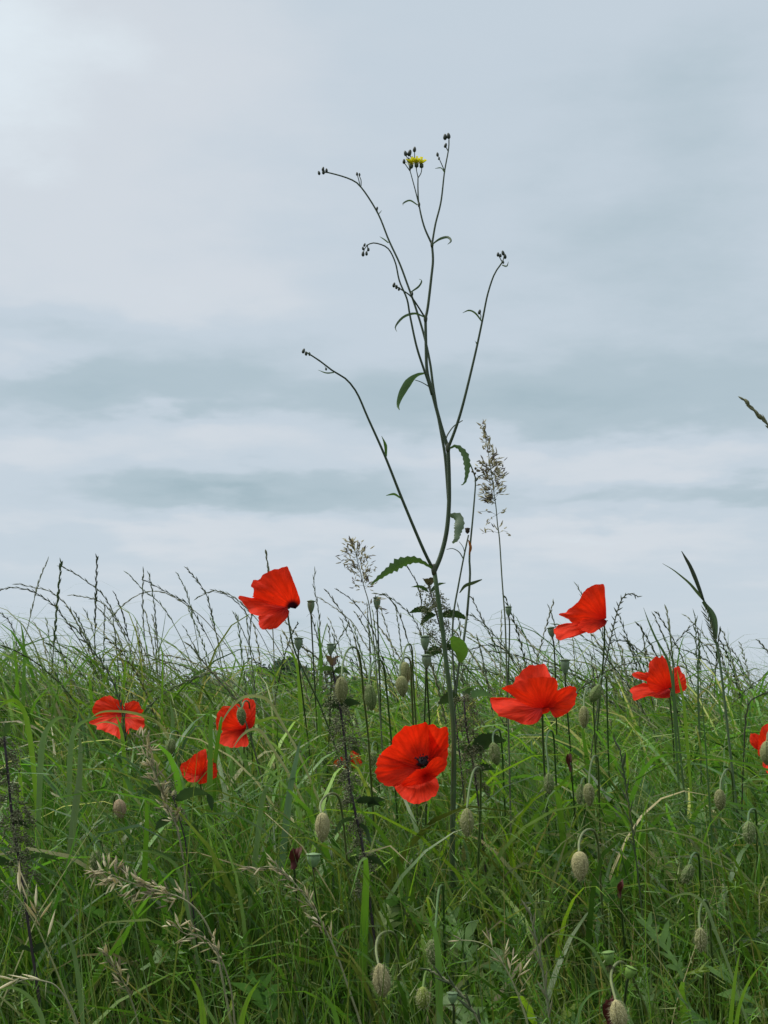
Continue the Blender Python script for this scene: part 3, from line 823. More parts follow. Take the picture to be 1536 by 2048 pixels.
BUDS = [
    (683, 1380, 53, 27, 1.06, [(683, 1354), (686, 1325), (694, 1302), (706, 1294), (717, 1304), (723, 1340), (727, 1390), (736, 1470), (742, 1560)], OLVB, 'plump hairy bud on a tall hooked stalk over a nettle top'),
    (741, 1395, 52, 25, 1.22, [(738, 1369), (740, 1340), (747, 1324), (757, 1319), (766, 1328), (771, 1360), (778, 1430), (786, 1520)], GRNB, 'narrow green hairy bud beside the tall hooked bud', .12),
    (811, 1347, 46, 22, 1.30, [(808, 1325), (807, 1310), (812, 1293), (819, 1288), (824, 1300), (826, 1350), (832, 1450)], OLVB, 'upper of two overlapping hairy buds near the tall stem', .08),
    (804, 1373, 42, 25, 1.20, [(800, 1352), (800, 1332), (806, 1318), (814, 1315), (821, 1325), (823, 1370), (826, 1440), (830, 1530)], OLVB, 'lower of two overlapping hairy buds near the tall stem', .1),
    (645, 1655, 57, 30, 0.98, [(643, 1627), (640, 1612), (646, 1598), (658, 1588), (670, 1588), (679, 1600), (686, 1640), (692, 1700), (700, 1790)], TANB, 'tan hairy bud nodding left of the dark nettle stalk'),
    (934, 1645, 55, 28, 1.02, [(934, 1618), (938, 1580), (946, 1545), (955, 1535), (961, 1545), (961, 1600), (958, 1680), (955, 1760)], OLVB, 'green hairy bud on a tight hook below the open poppy'),
    (1160, 1733, 57, 34, .94, [(1158, 1705), (1158, 1685), (1165, 1667), (1177, 1659), (1189, 1664), (1196, 1690), (1200, 1750), (1206, 1840)], TANB, 'solitary rounded tan bud standing out among green leaves'),
    (763, 1960, 62, 35, .86, [(757, 1930), (752, 1900), (756, 1876), (770, 1864), (786, 1866), (795, 1886), (796, 1930), (800, 2020)], TANB, 'tan hairy bud low in the grass under a bristly hook', .14),
    (1237, 2030, 57, 34, .84, [(1232, 2003), (1222, 1960), (1226, 1936), (1239, 1924), (1253, 1931), (1266, 1958), (1284, 2000), (1306, 2060)], TANB, 'tan hairy bud beside a dark red withered petal', .18),
    (1440, 1600, 42, 23, 1.25, [(1440, 1580), (1442, 1560), (1450, 1542), (1458, 1540), (1464, 1556), (1468, 1620), (1472, 1700)], OLVB, 'brownish hairy bud between two upright grass stems'),
    (1168, 1434, 44, 21, 1.36, [(1168, 1413), (1168, 1395), (1172, 1380), (1179, 1374), (1186, 1384), (1188, 1440), (1192, 1520)], OLVB, 'hairy bud just beneath a tilted bud beside the large poppy'),
    (1191, 1387, 40, 22, 1.42, [(1198, 1369), (1201, 1356), (1208, 1352), (1213, 1362), (1214, 1410), (1216, 1480)], GRNB, 'tilted green hairy bud beside the large cupped poppy', -.5),
    (1098, 1567, 42, 21, 1.22, [(1097, 1547), (1096, 1528), (1092, 1490), (1096, 1466), (1103, 1462), (1108, 1480), (1112, 1560), (1118, 1650)], GRNB, 'slim green hairy bud on a long hook below the large poppy'),
    (1178, 1590, 45, 23, 1.20, [(1178, 1568), (1179, 1545), (1184, 1520), (1190, 1512), (1196, 1522), (1198, 1580), (1200, 1660)], OLVB, 'hairy bud paired with a slimmer one on the hooked stalks', .05),
    (1160, 1588, 40, 15, 1.24, [(1162, 1569), (1164, 1560), (1168, 1556), (1171, 1562), (1170, 1600), (1168, 1680)], GRNB, 'slimmer green bud paired with a fuller hairy one', -.1),
    (240, 1618, 38, 26, 1.20, [(240, 1600), (236, 1590), (230, 1594), (227, 1620), (226, 1690), (228, 1780)], (.27, .20, .12), 'reddish brown bud over a dry grass head', .2),
    (191, 1722, 42, 22, 1.10, [(190, 1702), (190, 1690), (196, 1682), (203, 1688), (206, 1730), (210, 1800)], GRNB, 'dull green bud beside the tip of a dry grass head'),
    (341, 1495, 36, 20, 1.45, [(340, 1478), (342, 1468), (350, 1462), (357, 1470), (360, 1510), (362, 1580)], GRNB, 'dull green bud left of the small half hidden poppy', -.15),
    (483, 1433, 36, 19, 1.46, [(484, 1416), (488, 1404), (494, 1402), (499, 1412), (502, 1460), (506, 1540)], GRNB, 'green bud hanging in front of the cupped poppy', .15),
    (1534, 1506, 48, 28, 1.30, [(1534, 1482), (1536, 1466), (1544, 1458), (1552, 1466), (1556, 1520), (1560, 1600)], OLVB, 'hairy bud hanging over the poppy at the field edge'),
    (1375, 1748, 40, 22, 1.0, [(1378, 1729), (1384, 1712), (1392, 1706), (1398, 1718), (1400, 1770), (1402, 1850)], GRNB, 'dull tilted bud low among green stems', -.45),
    (1402, 1880, 46, 24, .92, [(1400, 1858), (1398, 1830), (1404, 1806), (1412, 1802), (1418, 1820), (1422, 1880), (1426, 1960)], OLVB, 'green bud on an upright hook in the deep grass'),
    (866, 1905, 50, 26, .95, [(868, 1880), (872, 1840), (876, 1790), (881, 1772), (886, 1780), (888, 1850), (890, 1950)], GRNB, 'green hairy bud under a tall pale hooked stalk', .1),
    (846, 1996, 42, 26, .88, [(846, 1976), (850, 1950), (858, 1938), (865, 1946), (868, 1990), (870, 2060)], (.22, .27, .06), 'yellow green bud below the tall pale hook', .05),
    (990, 1508, 46, 23, 1.3, [(986, 1487), (986, 1470), (992, 1460), (1000, 1464), (1004, 1500), (1008, 1580)], GRNB, 'green hairy bud behind a dark nettle leaf', .2),
    (745, 1520, 34, 17, 1.5, [(744, 1504), (745, 1490), (750, 1484), (755, 1492), (757, 1540)], GRNB, 'small green bud left of the wide open poppy'),
    (1498, 1665, 44, 24, 1.05, [(1496, 1644), (1498, 1625), (1506, 1618), (1512, 1628), (1514, 1690)], GRNB, 'dim green bud low by the field edge'),
]
for q in BUDS:
    px, py, h, w, Y, st, tint, lab = q[:8]
    bud(px, py, h, w, Y, st, tint, lab, q[8] if len(q) > 8 else 0.0)


# ------------------------------------------------------------------ seed capsules
def capsule(px, py, h, w, Y, label, lean=0.0, tint=(1, 1, 1), drop=220):
    L, R = px_size(h, Y), px_size(w, Y) / 2
    c = P(px, py, Y); ax = norm([lean, 0, 1.0])
    bot = c - ax * L / 2
    sp = to_ground([bot + ax * .002, P(px - lean * 30 + 2, py + h / 2 + 40, Y + .03), P(px - lean * 60 + random.uniform(-22, 26), py + h / 2 + drop, Y + .25)])
    base = sp[-1]
    t = thing('seed_capsule', label, 'seed head', base, 'poppy seed capsules')
    MB().tube(stalk(sp, 26), np.linspace(.0009, .0012, 26), 6, (.06, .085, .035)).build('stem', M['stem'], t, base)
    MB().lathe(bot, ax, [(0, R * .28), (L * .08, R * .42), (L * .25, R * .68), (L * .5, R * .92), (L * .7, R * .98), (L * .82, R * .86), (L * .84, R * .8)], 14, tint).build('capsule', M['capsule'], t, base)
    MB().lathe(bot + ax * L * .83, ax, [(0, R * .85), (L * .03, R * 1.12), (L * .08, R * 1.10), (L * .13, R * .5), (L * .17, R * .08)], 14, np.array(tint) * .8, wob=.07).build('crown_disc', M['capsule'], t, base)
    if random.random() < .7:
        fr = MB()
        for _ in range(7):
            d = norm(np.array([rng.normal(), rng.normal() * .5, -1.4]))
            q = bot + d * .007
            fr.tube([bot, bot + d * .004 + [0, 0, .001], q], [.0002, .0002, .00012], 3, (.2, .17, .1))
        fr.build('dry_filaments', M['straw'], t, base, kind='stuff')


for a in [(622, 1213, 27, 15, 1.55, 'seed capsule with dry threads beside the windblown poppy'), (754, 1206, 27, 15, 1.6, 'seed capsule beside the small pale panicle grass'),
          (597, 1287, 26, 18, 1.5, 'dark seed capsule below the windblown poppy'), (661, 1298, 24, 15, 1.6, 'seed capsule among the ryegrass stems by hooked buds'),
          (850, 1285, 30, 19, 1.45, 'upper seed capsule next to the tall stem'), (853, 1322, 28, 20, 1.4, 'lower pale seed capsule next to the tall stem'),
          (1017, 1222, 21, 13, 1.7, 'small dark seed capsule against the sky by a slender culm'), (1103, 1264, 22, 15, 1.6, 'small seed capsule touching the upright petalled poppy', -.15),
          (1130, 1332, 30, 19, 1.45, 'seed capsule above the large cupped poppy'), (627, 1720, 28, 27, 1.02, 'pale green rounded seed capsule low among blades', 0, (1.15, 1.3, 1.0)),
          (1260, 1945, 24, 22, .9, 'small lime green seed capsule near the hooked bud', .4, (1.2, 1.45, .5)), (1218, 1915, 26, 22, .9, 'lime green capsule below a curling pale leaf', -.1, (1.0, 1.25, .5)),
          (905, 1995, 22, 20, .9, 'pale grey green capsule deep in the grass', 0, (1.2, 1.3, 1.1))]:
    capsule(*a)


# ------------------------------------------------------------------ withered poppies
def withered(px, py, h, w, Y, label, lean):
    c = P(px, py, Y); L = px_size(h, Y); W = px_size(w, Y)
    sp = to_ground([c, P(px + 4, py + h, Y + .02), P(px + 14, py + h + 120, Y + .2)])
    base = sp[-1]
    t = thing('withered_poppy', label, 'poppy', base, 'withered poppies')
    MB().tube(stalk(sp, 20), .0009, 5, (.06, .10, .035)).build('stem', M['stem'], t, base)
    for k in range(3):
        s = np.linspace(0, 1, 9)
        pts = np.stack([c[0] + (lean * s + .12 * (k - 1) * s + .05 * np.sin(s * 7 + k)) * L, c[1] + .004 * (k - 1) + .003 * np.sin(s * 5 + k), c[2] - L * .5 + s * L], 1)
        MB().strip(pts, W * (.18 + .3 * np.sin(np.pi * (s * .85 + .08))), ref=(0.3 * (k - 1), 1, 0), fold=.6, teeth=.12, twist=.8).build('shrivelled_petal', M['withered'], t, base)


withered(586, 1716, 40, 14, 1.05, 'dark crimson shrivelled poppy above a dry grass head', .15)
withered(1222, 2028, 60, 18, .87, 'dark red shrivelled petal hanging behind the lowest tan bud', -.05)
withered(1238, 1778, 32, 8, 1.0, 'small rusty withered flower in the deep green leaves', .1)
withered(1140, 1525, 34, 6, 1.3, 'faded rust coloured petal upright in grass below the poppies', -.1)


# ------------------------------------------------------------------ tall branching hawksbeard against the sky
def hawksbeard():
    Y = 1.30
    sp = to_ground(trace([(868, 1138), (874, 1180), (884, 1250), (893, 1330), (902, 1400), (907, 1460), (908, 1540), (906, 1640)], Y))
    base = sp[-1]
    t = thing('hawksbeard', 'tall branching wildflower with thin dark stems and tiny yellow flowers', 'wildflower', base)
    G = (.04, .062, .028)

    def stem(name, pl, r0, r1, dY=0.0, Y0=Y, n=34, tint=G):
        pts = catmull(trace(pl, Y0, dY), n)
        return MB().tube(pts, np.linspace(px_size(r0, Y) / 2, px_size(r1, Y) / 2, n), 7, tint).build(name, M['stem'], t, base)
    MB().tube(catmull(sp, 40), np.linspace(px_size(9, Y) / 2, px_size(11.5, Y) / 2, 40), 8, (.05, .09, .03)).build('main_stem', M['stem'], t, base)
    stem('branch', [(868, 1142), (845, 1095), (805, 1000), (770, 912), (736, 836), (714, 786), (692, 758), (666, 742), (640, 722), (612, 704)], 7, 3, -.05)
    stem('upper_stem', [(869, 1142), (882, 1110), (893, 1065), (898, 1010), (898, 950), (896, 893)], 10, 8)
    stem('branch', [(896, 897), (912, 855), (927, 805), (950, 710), (965, 640), (975, 590), (988, 550), (1000, 531), (1006, 522)], 6.5, 3, -.03)
    stem('upper_stem', [(896, 896), (884, 858), (875, 825), (862, 775), (854, 740), (852, 690), (851, 636)], 8, 6)
    stem('branch', [(851, 637), (856, 612), (863, 552), (866, 520), (864, 488)], 6, 5)
    stem('branch', [(864, 489), (871, 448), (882, 403), (889, 344), (897, 299), (898, 277)], 4.5, 2.5)
    stem('branch', [(864, 489), (848, 452), (838, 409), (836, 380), (836, 354)], 4.5, 2.5)
    stem('branch', [(838, 410), (830, 378), (820, 341)], 2.8, 2)
    stem('branch', [(897, 1000), (891, 920), (885, 880), (874, 820), (866, 770), (860, 725), (848, 670), (830, 611), (815, 569), (799, 526), (778, 481), (755, 425), (721, 373), (697, 357), (660, 346), (645, 344)], 6.5, 3, .02, Y + .012, 60)
    stem('branch', [(864, 790), (856, 762), (848, 739), (833, 692), (820, 631), (814, 598), (799, 562), (791, 526), (778, 499), (762, 489), (745, 486), (733, 491)], 5.5, 2.5, -.03, Y - .008, 44)
    stem('branch', [(851, 637), (833, 608), (820, 591), (801, 578), (790, 571)], 4, 2.5, -.02)
    stem('branch', [(890, 882), (896, 868), (908, 852), (925, 841)], 3.5, 2, .02, Y + .01, 12)
    stem('branch', [(864, 779), (856, 772), (842, 764), (830, 760)], 2.5, 1.5, 0, Y - .004, 10)

    def leaf(pl, half, tint, teeth=0.0, fold=.35, ref=(.3, 1, .3), n=22, dY=-.02, twist=.5):
        pts = catmull(trace(pl, Y - .004, dY), n)
        s = np.linspace(0, 1, n)
        h = px_size(1, Y) * np.interp(s, np.linspace(0, 1, len(half)), half)
        MB().strip(pts, h, ref=ref, fold=fold, c=tint, teeth=teeth, twist=twist).build('leaf', M['leaf'], t, base)
    LG = (.065, .125, .035)
    leaf([(864, 1136), (840, 1123), (814, 1122), (788, 1135), (762, 1153), (741, 1170)], [2, 4, 8, 10, 7, 4, 1], LG, .35, n=26)
    leaf([(899, 1030), (914, 1034), (919, 1048), (915, 1066), (913, 1078), (905, 1086)], [3, 9, 10, 7, 5, 2], (.13, .18, .11), .2)
    leaf([(899, 897), (911, 892), (924, 901), (933, 921), (934, 947), (929, 966), (922, 970)], [1.5, 3.5, 6, 6.5, 4.5, 2.5, .6], LG, .3)
    leaf([(851, 746), (834, 750), (818, 763), (803, 788), (796, 810), (799, 820)], [1.5, 4, 8, 7, 4, .7], LG, .0)
    leaf([(772, 913), (770, 890), (763, 872)], [2, 4, .6], LG)
    leaf([(802, 997), (788, 989), (772, 991)], [1.5, 3.2, .5], LG)
    N_ = (.06, .10, .045)
    for pl, hw in [([(850, 635), (830, 627), (807, 634), (791, 653), (794, 664)], 2.6), ([(864, 489), (879, 478), (895, 474), (902, 482), (895, 489)], 2.8),
                   ([(835, 410), (820, 401), (807, 406), (806, 411)], 1.8), ([(965, 645), (951, 627), (938, 621), (925, 626)], 2.0), ([(822, 584), (837, 573), (843, 562), (838, 558)], 2.2),
                   ([(777, 486), (768, 479), (759, 473)], 1.6), ([(1004, 530), (1013, 532), (1017, 523)], 1.8), ([(955, 692), (952, 685), (949, 681)], 1.8),
                   ([(889, 345), (882, 336), (870, 337)], 1.2), ([(757, 428), (764, 420)], 1.3), ([(668, 745), (652, 746), (636, 740)], 1.5), ([(655, 738), (648, 732)], 1.2)]:
        leaf(pl, [1.2, hw, hw * .9, .3], N_, n=14)
    for nx_, ny_, nr in [(868, 1139, 5.6), (896, 895, 5.0), (851, 637, 4.0), (864, 489, 3.3), (838, 409, 2.6)]:
        c = P(nx_, ny_, Y - .0005); R = px_size(nr, Y)
        MB().lathe(c - np.array([0, 0, R * 2]), (0, 0, 1), [(0, R * .7), (R, R * .95), (R * 2, R * 1.1), (R * 3.2, R * .9), (R * 4, R * .5)], 9, (.05, .06, .03)).build('joint', M['stem'], t, base)
    # small stalks, flower buds and the yellow heads
    for pl in [[(720, 373), (718, 362), (715, 351)], [(722, 372), (722, 360), (718, 351)], [(755, 424), (754, 418)], [(890, 344), (884, 330), (876, 312)], [(896, 302), (893, 296), (891, 293)],
               [(836, 356), (842, 346), (844, 333)], [(836, 354), (833, 340), (833, 332)], [(820, 342), (813, 332), (808, 325)], [(820, 342), (822, 335), (822, 331)], [(820, 342), (818, 330), (817, 323)], [(833, 338), (830, 325), (829, 303)],
               [(824, 335), (818, 320), (811, 311)], [(826, 333), (824, 318), (819, 310)], [(1005, 525), (1001, 518), (997, 510)], [(1005, 525), (1007, 518), (1008, 511)], [(735, 490), (729, 498), (727, 506)], [(735, 490), (735, 500), (733, 505)],
               [(960, 640), (962, 632), (959, 625)], [(640, 723), (630, 716), (621, 709)]]:
        stem('stalk', pl, 2.2, 1.8, n=8)
    for bx, by, hh in [(811, 307, 9), (819, 306, 11), (829, 299, 9), (808, 323, 8), (817, 320, 8), (824, 317, 7), (830, 320, 7), (638, 346, 7), (646, 338, 7), (647, 344, 8), (653, 341, 7), (714, 348, 6), (719, 349, 5),
                       (754, 417, 6), (729, 490, 6), (726, 497, 6), (737, 499, 6), (726, 508, 8), (733, 507, 7), (788, 570, 8), (793, 574, 7), (798, 578, 6), (824, 588, 7), (996, 509, 7), (1006, 506, 8), (1010, 513, 8), (1001, 511, 6),
                       (1006, 524, 6), (890, 274, 10), (897, 272, 10), (891, 291, 8), (875, 309, 7), (878, 317, 5), (607, 702, 8), (612, 707, 7), (619, 708, 6), (652, 738, 5), (959, 624, 8)]:
        L = px_size(hh * 1.3, Y); R = px_size(hh * .42, Y)
        c = P(bx, by, Y - .004 + random.uniform(-.003, .003)); ax = norm([random.uniform(-.3, .3), 0, 1])
        MB().lathe(c - ax * L / 2, ax, [(0, R * .4), (L * .2, R * .95), (L * .5, R), (L * .8, R * .75), (L, R * .4)], 8, (.04, .05, .035)).build('flower_bud', M['stem'], t, base)
    for bx, by in [(822, 329), (833, 327), (843, 328)]:
        c = P(bx, by, Y - .006)
        MB().lathe(c - np.array([0, 0, .0045]), (0, 0, 1), [(0, .0008), (.001, .0022), (.004, .0022)], 8, (.06, .08, .04)).build('flower_cup', M['stem'], t, base)
        fl = MB()
        for k in range(22):
            a = k / 22 * 6.283 + random.uniform(-.1, .1); e = random.uniform(.25, 1.5)
            d = norm([math.cos(a), math.sin(a), e]); L = random.uniform(.005, .0085)
            s = norm(np.cross(d, (0, 0, 1))) * .0011
            fl.add([c - s * .5, c + s * .5, c + d * L + s, c + d * L - s], [(0, 1, 2, 3)])
        fl.build('yellow_florets', M['yellow'], t, base)


hawksbeard()


def second_weed():
    Y = 1.38
    sp = to_ground(trace([(907, 1230), (903, 1275), (917, 1335), (911, 1385), (906, 1440), (904, 1520)], Y))
    sp = to_ground(trace([(934, 1230), (926, 1290), (916, 1340), (911, 1390), (907, 1450), (905, 1530)], Y))
    base = sp[-1]
    t = thing('spent_weed', 'thin forked weed with a withered seed head beside the tall wildflower', 'wildflower', base)
    G = (.06, .085, .045)
    MB().tube(catmull(sp, 30), np.linspace(.0013, .0018, 30), 6, G).build('main_stem', M['stem'], t, base)

    def stem(pl, r0, r1, n=24):
        MB().tube(catmull(trace(pl, Y), n), np.linspace(px_size(r0, Y) / 2, px_size(r1, Y) / 2, n), 6, G).build('branch', M['stem'], t, base)
    stem([(934, 1232), (940, 1152), (939, 1110), (946, 1031), (951, 965), (948, 948), (942, 932), (936, 920)], 5, 2.5)
    stem([(911, 1390), (905, 1300), (907, 1230), (917, 1170), (928, 1112), (937, 1070)], 4.5, 3)
    stem([(952, 962), (958, 953), (968, 949)], 3, 2, 8)
    stem([(927, 1118), (918, 1104), (905, 1097), (893, 1099)], 2.5, 1.2, 12)
    stem([(930, 1108), (926, 1094), (918, 1083)], 1.8, 1, 8)
    sl = np.linspace(0, 1, 14)

    def leaf(pl, hw, c):
        MB().strip(catmull(trace(pl, Y - .003, -.02), 14), px_size(hw, Y) * (.15 + np.sin(np.pi * np.clip(sl * .9 + .05, 0, 1))), ref=(.2, 1, .3), fold=.3, c=c).build('leaf', M['leaf'], t, base)
    leaf([(919, 1186), (930, 1172), (946, 1166), (964, 1159)], 3, G)
    leaf([(920, 1325), (922, 1305), (914, 1288), (904, 1274)], 13, (.10, .20, .035))
    leaf([(938, 1110), (941, 1095), (937, 1080)], 2.5, (.20, .07, .03))
    for k in range(9):
        c = P(945 + 4 * k + random.uniform(-2, 2), 944 + random.uniform(-5, 6), Y)
        MB().lathe(c, norm(rng.normal(size=3)), [(0, .0005), (.0012, .0014), (.0026, .0009), (.003, .0002)], 6, (.20, .17, .10)).build('dry_flower', M['straw'], t, base)
    c = P(935, 1062, Y)
    MB().lathe(c - np.array([0, 0, .003]), (0, 0, 1), [(0, .0006), (.002, .0024), (.004, .0024), (.006, .003), (.0065, .001)], 8, (.09, .07, .05)).build('dry_flower', M['straw'], t, base)


second_weed()


# ------------------------------------------------------------------ nettles
def nettle(label, Y, stem, leaves, tassels, width=7):
    sp = to_ground(trace(stem, Y))
    base = sp[-1]
    t = thing('nettle', label, 'nettle', base, 'flowering nettles')
    n = 34
    MB().tube(catmull(sp, n), np.linspace(px_size(width * .55, Y) / 2, px_size(width, Y) / 2, n), 7).build('stem', M['nettle_stem'], t, base)
    for (x0, y0, x1, y1, hw, tint) in leaves:
        a, b = P(x0, y0, Y), P(x1, y1, Y - random.uniform(-.02, .03))
        m = (a + b) / 2 + np.array([0, 0, np.linalg.norm(b - a) * .12])
        s = np.linspace(0, 1, 19)
        MB().strip(catmull([a, m, b], 19), px_size(hw, Y) * (.08 + np.sin(np.pi * s ** .75)) * .95, ref=(.25, .75, .6), fold=.3, c=tint, teeth=.18).build('leaf', M['leaf'], t, base)
    for (x, y, r_, cnt) in tassels:
        c = P(x, y, Y)
        for k in range(cnt):
            a = random.uniform(0, 6.28); c = P(x, y + random.uniform(-.7, .7) * r_, Y)
            L = px_size(r_, Y) * random.uniform(.6, 1.15)
            d = np.array([math.cos(a), math.sin(a), 0])
            pts = catmull([c, c + d * L * .55 + [0, 0, L * .15], c + d * L + [0, 0, -L * random.uniform(.1, .9)]], 7)
            mb = MB().tube(pts, .00022, 3, (.13, .13, .07))
            for q in range(34):
                i = random.uniform(.8, 5.99); p = pts[int(i)] + (pts[int(i) + 1] - pts[int(i)]) * (i % 1)
                mb.spikelet(p + rng.normal(0, .0016, 3), rng.normal(size=3), .0022, .0007, np.array((.20, .215, .12)) * random.uniform(.6, 1.3))
            mb.build('tassel', M['tassel'], t, base)


DKL, MDL = (.035, .065, .028), (.055, .105, .035)
nettle('nettle with black stem and fuzzy tassels at the grassy bank edge', 1.0,
       [(8, 1470), (12, 1510), (18, 1570), (25, 1640), (38, 1720), (50, 1800), (64, 1900), (78, 1995)],
       [(36, 1725, 120, 1722, 9, DKL), (30, 1730, -40, 1742, 10, DKL), (14, 1545, -20, 1560, 10, DKL), (10, 1478, 38, 1486, 6, MDL), (9, 1474, -18, 1466, 6, MDL), (9, 1470, 20, 1446, 6, MDL), (24, 1645, 60, 1658, 8, DKL), (66, 1905, 100, 1890, 7, DKL), (66, 1905, 30, 1900, 7, DKL)],
       [(12, 1500, 30, 8), (17, 1560, 36, 9), (22, 1610, 40, 10), (26, 1665, 38, 10), (36, 1705, 36, 9), (45, 1765, 34, 8), (54, 1830, 26, 6)], 9)
nettle('nettle with dark stalk rising beside the wide open poppy', 1.14,
       [(664, 1330), (672, 1375), (681, 1420), (690, 1490), (699, 1570), (714, 1640), (730, 1720), (738, 1790), (748, 1870)],
       [(712, 1605, 762, 1612, 9, DKL), (735, 1615, 770, 1600, 8, DKL), (708, 1640, 668, 1668, 11, DKL), (718, 1650, 742, 1690, 10, DKL), (668, 1345, 636, 1340, 8, MDL), (668, 1345, 702, 1350, 8, MDL), (680, 1415, 642, 1412, 10, DKL), (681, 1416, 722, 1408, 9, DKL), (664, 1332, 650, 1310, 6, (.09, .06, .05)), (664, 1332, 682, 1312, 6, (.09, .06, .05)), (692, 1500, 722, 1510, 8, DKL), (730, 1725, 776, 1742, 11, DKL), (728, 1722, 690, 1740, 10, DKL)],
       [(668, 1360, 26, 8), (676, 1400, 30, 9), (684, 1440, 36, 10), (692, 1480, 38, 11), (698, 1540, 30, 9), (706, 1590, 26, 8), (716, 1650, 28, 8), (728, 1710, 36, 9), (735, 1770, 26, 6)], 8)
nettle('nettle with broad dark leaf between the wide open and cupped poppies', 1.36,
       [(928, 1392), (930, 1430), (936, 1478), (945, 1520), (950, 1550), (956, 1600)],
       [(944, 1500, 1012, 1482, 17, DKL), (922, 1400, 876, 1408, 13, DKL), (930, 1402, 985, 1392, 11, (.09, .16, .09)), (944, 1505, 912, 1500, 9, DKL), (928, 1395, 946, 1376, 6, MDL), (950, 1545, 990, 1540, 10, DKL)],
       [(930, 1415, 30, 9), (934, 1450, 34, 11), (938, 1485, 38, 12), (944, 1520, 36, 11), (950, 1555, 32, 9)], 7)
nettle('nettle top against the sky behind the tall wildflower stem', 1.55,
       [(856, 1168), (864, 1195), (872, 1225), (884, 1270), (896, 1330), (906, 1400)],
       [(866, 1228, 818, 1226, 8, DKL), (872, 1230, 840, 1250, 7, DKL), (880, 1232, 938, 1240, 9, DKL), (858, 1185, 822, 1174, 4, DKL), (860, 1185, 892, 1166, 4, DKL), (857, 1172, 846, 1158, 6, (.06, .05, .04)), (857, 1172, 868, 1156, 6, (.06, .05, .04)), (884, 1300, 850, 1318, 10, DKL), (886, 1300, 910, 1300, 9, DKL)],
       [(860, 1195, 34, 11), (866, 1212, 36, 12), (874, 1245, 38, 12), (884, 1280, 36, 11)], 5)
nettle('nettle with drooping dark leaf pair under a dry seed plume', 1.16,
       [(330, 1560), (345, 1590), (360, 1640), (372, 1690), (380, 1760)],
       [(336, 1592, 285, 1588, 13, DKL), (350, 1600, 420, 1590, 13, DKL), (415, 1588, 424, 1622, 7, DKL), (340, 1640, 310, 1660, 8, DKL), (365, 1650, 400, 1670, 9, DKL)],
       [(345, 1585, 22, 5), (356, 1630, 26, 6)], 5)


# ------------------------------------------------------------------ ryegrass
def make_spikelet_mesh(name, long_, wide):
    me = bpy.data.meshes.new(name)
    V, Fc = [], []
    prof = [(0, .25), (.2, .8), (.45, 1), (.75, .62), (1, .05)]
    for h, r in prof:
        for k in range(5):
            a = k / 5 * 6.283
            V.append((math.cos(a) * r * wide, math.sin(a) * r * wide * .55, h * long_))
    for i in range(4):
        for k in range(5):
            Fc.append((i * 5 + k, i * 5 + (k + 1) % 5, (i + 1) * 5 + (k + 1) % 5, (i + 1) * 5 + k))
    me.from_pydata(V, [], Fc)
    return me


def sp_mesh(name, tint):
    me = make_spikelet_mesh(name, 1.0, .5)
    finish_mesh(me, np.tile(np.asarray(tint, float), (len(me.vertices), 1)))
    return me


RYE_T = [(.075, .10, .045), (.11, .15, .065), (.15, .165, .085), (.09, .105, .06), (.20, .20, .11)]
RYE_SP = [sp_mesh('spikelet', c) for c in RYE_T]
PALE_SP = [sp_mesh('spikelet', c) for c in [(.68, .60, .38), (.52, .46, .28), (.78, .72, .50), (.34, .30, .19)]]
PLUME_SP = [sp_mesh('spikelet', c) for c in [(.40, .36, .22), (.58, .53, .34), (.72, .67, .47), (.22, .18, .16)]]
for me in RYE_SP: me.materials.append(M['rye'])
for me in PALE_SP + PLUME_SP: me.materials.append(M['straw'])


def place_spikelet(me, p, d, L, w, parent, base):
    d = Vector(norm(d)); zq = d.to_track_quat('Z', 'Y') @ Matrix.Rotation(random.uniform(-.7, .7), 3, 'Z').to_quaternion()
    o = bpy.data.objects.new('spikelet', me)
    col.objects.link(o); o.parent = parent
    o.location = Vector(p) - Vector(base)
    o.rotation_mode = 'QUATERNION'; o.rotation_quaternion = zq
    o.scale = (w * 2, w * 2, L)
    return o


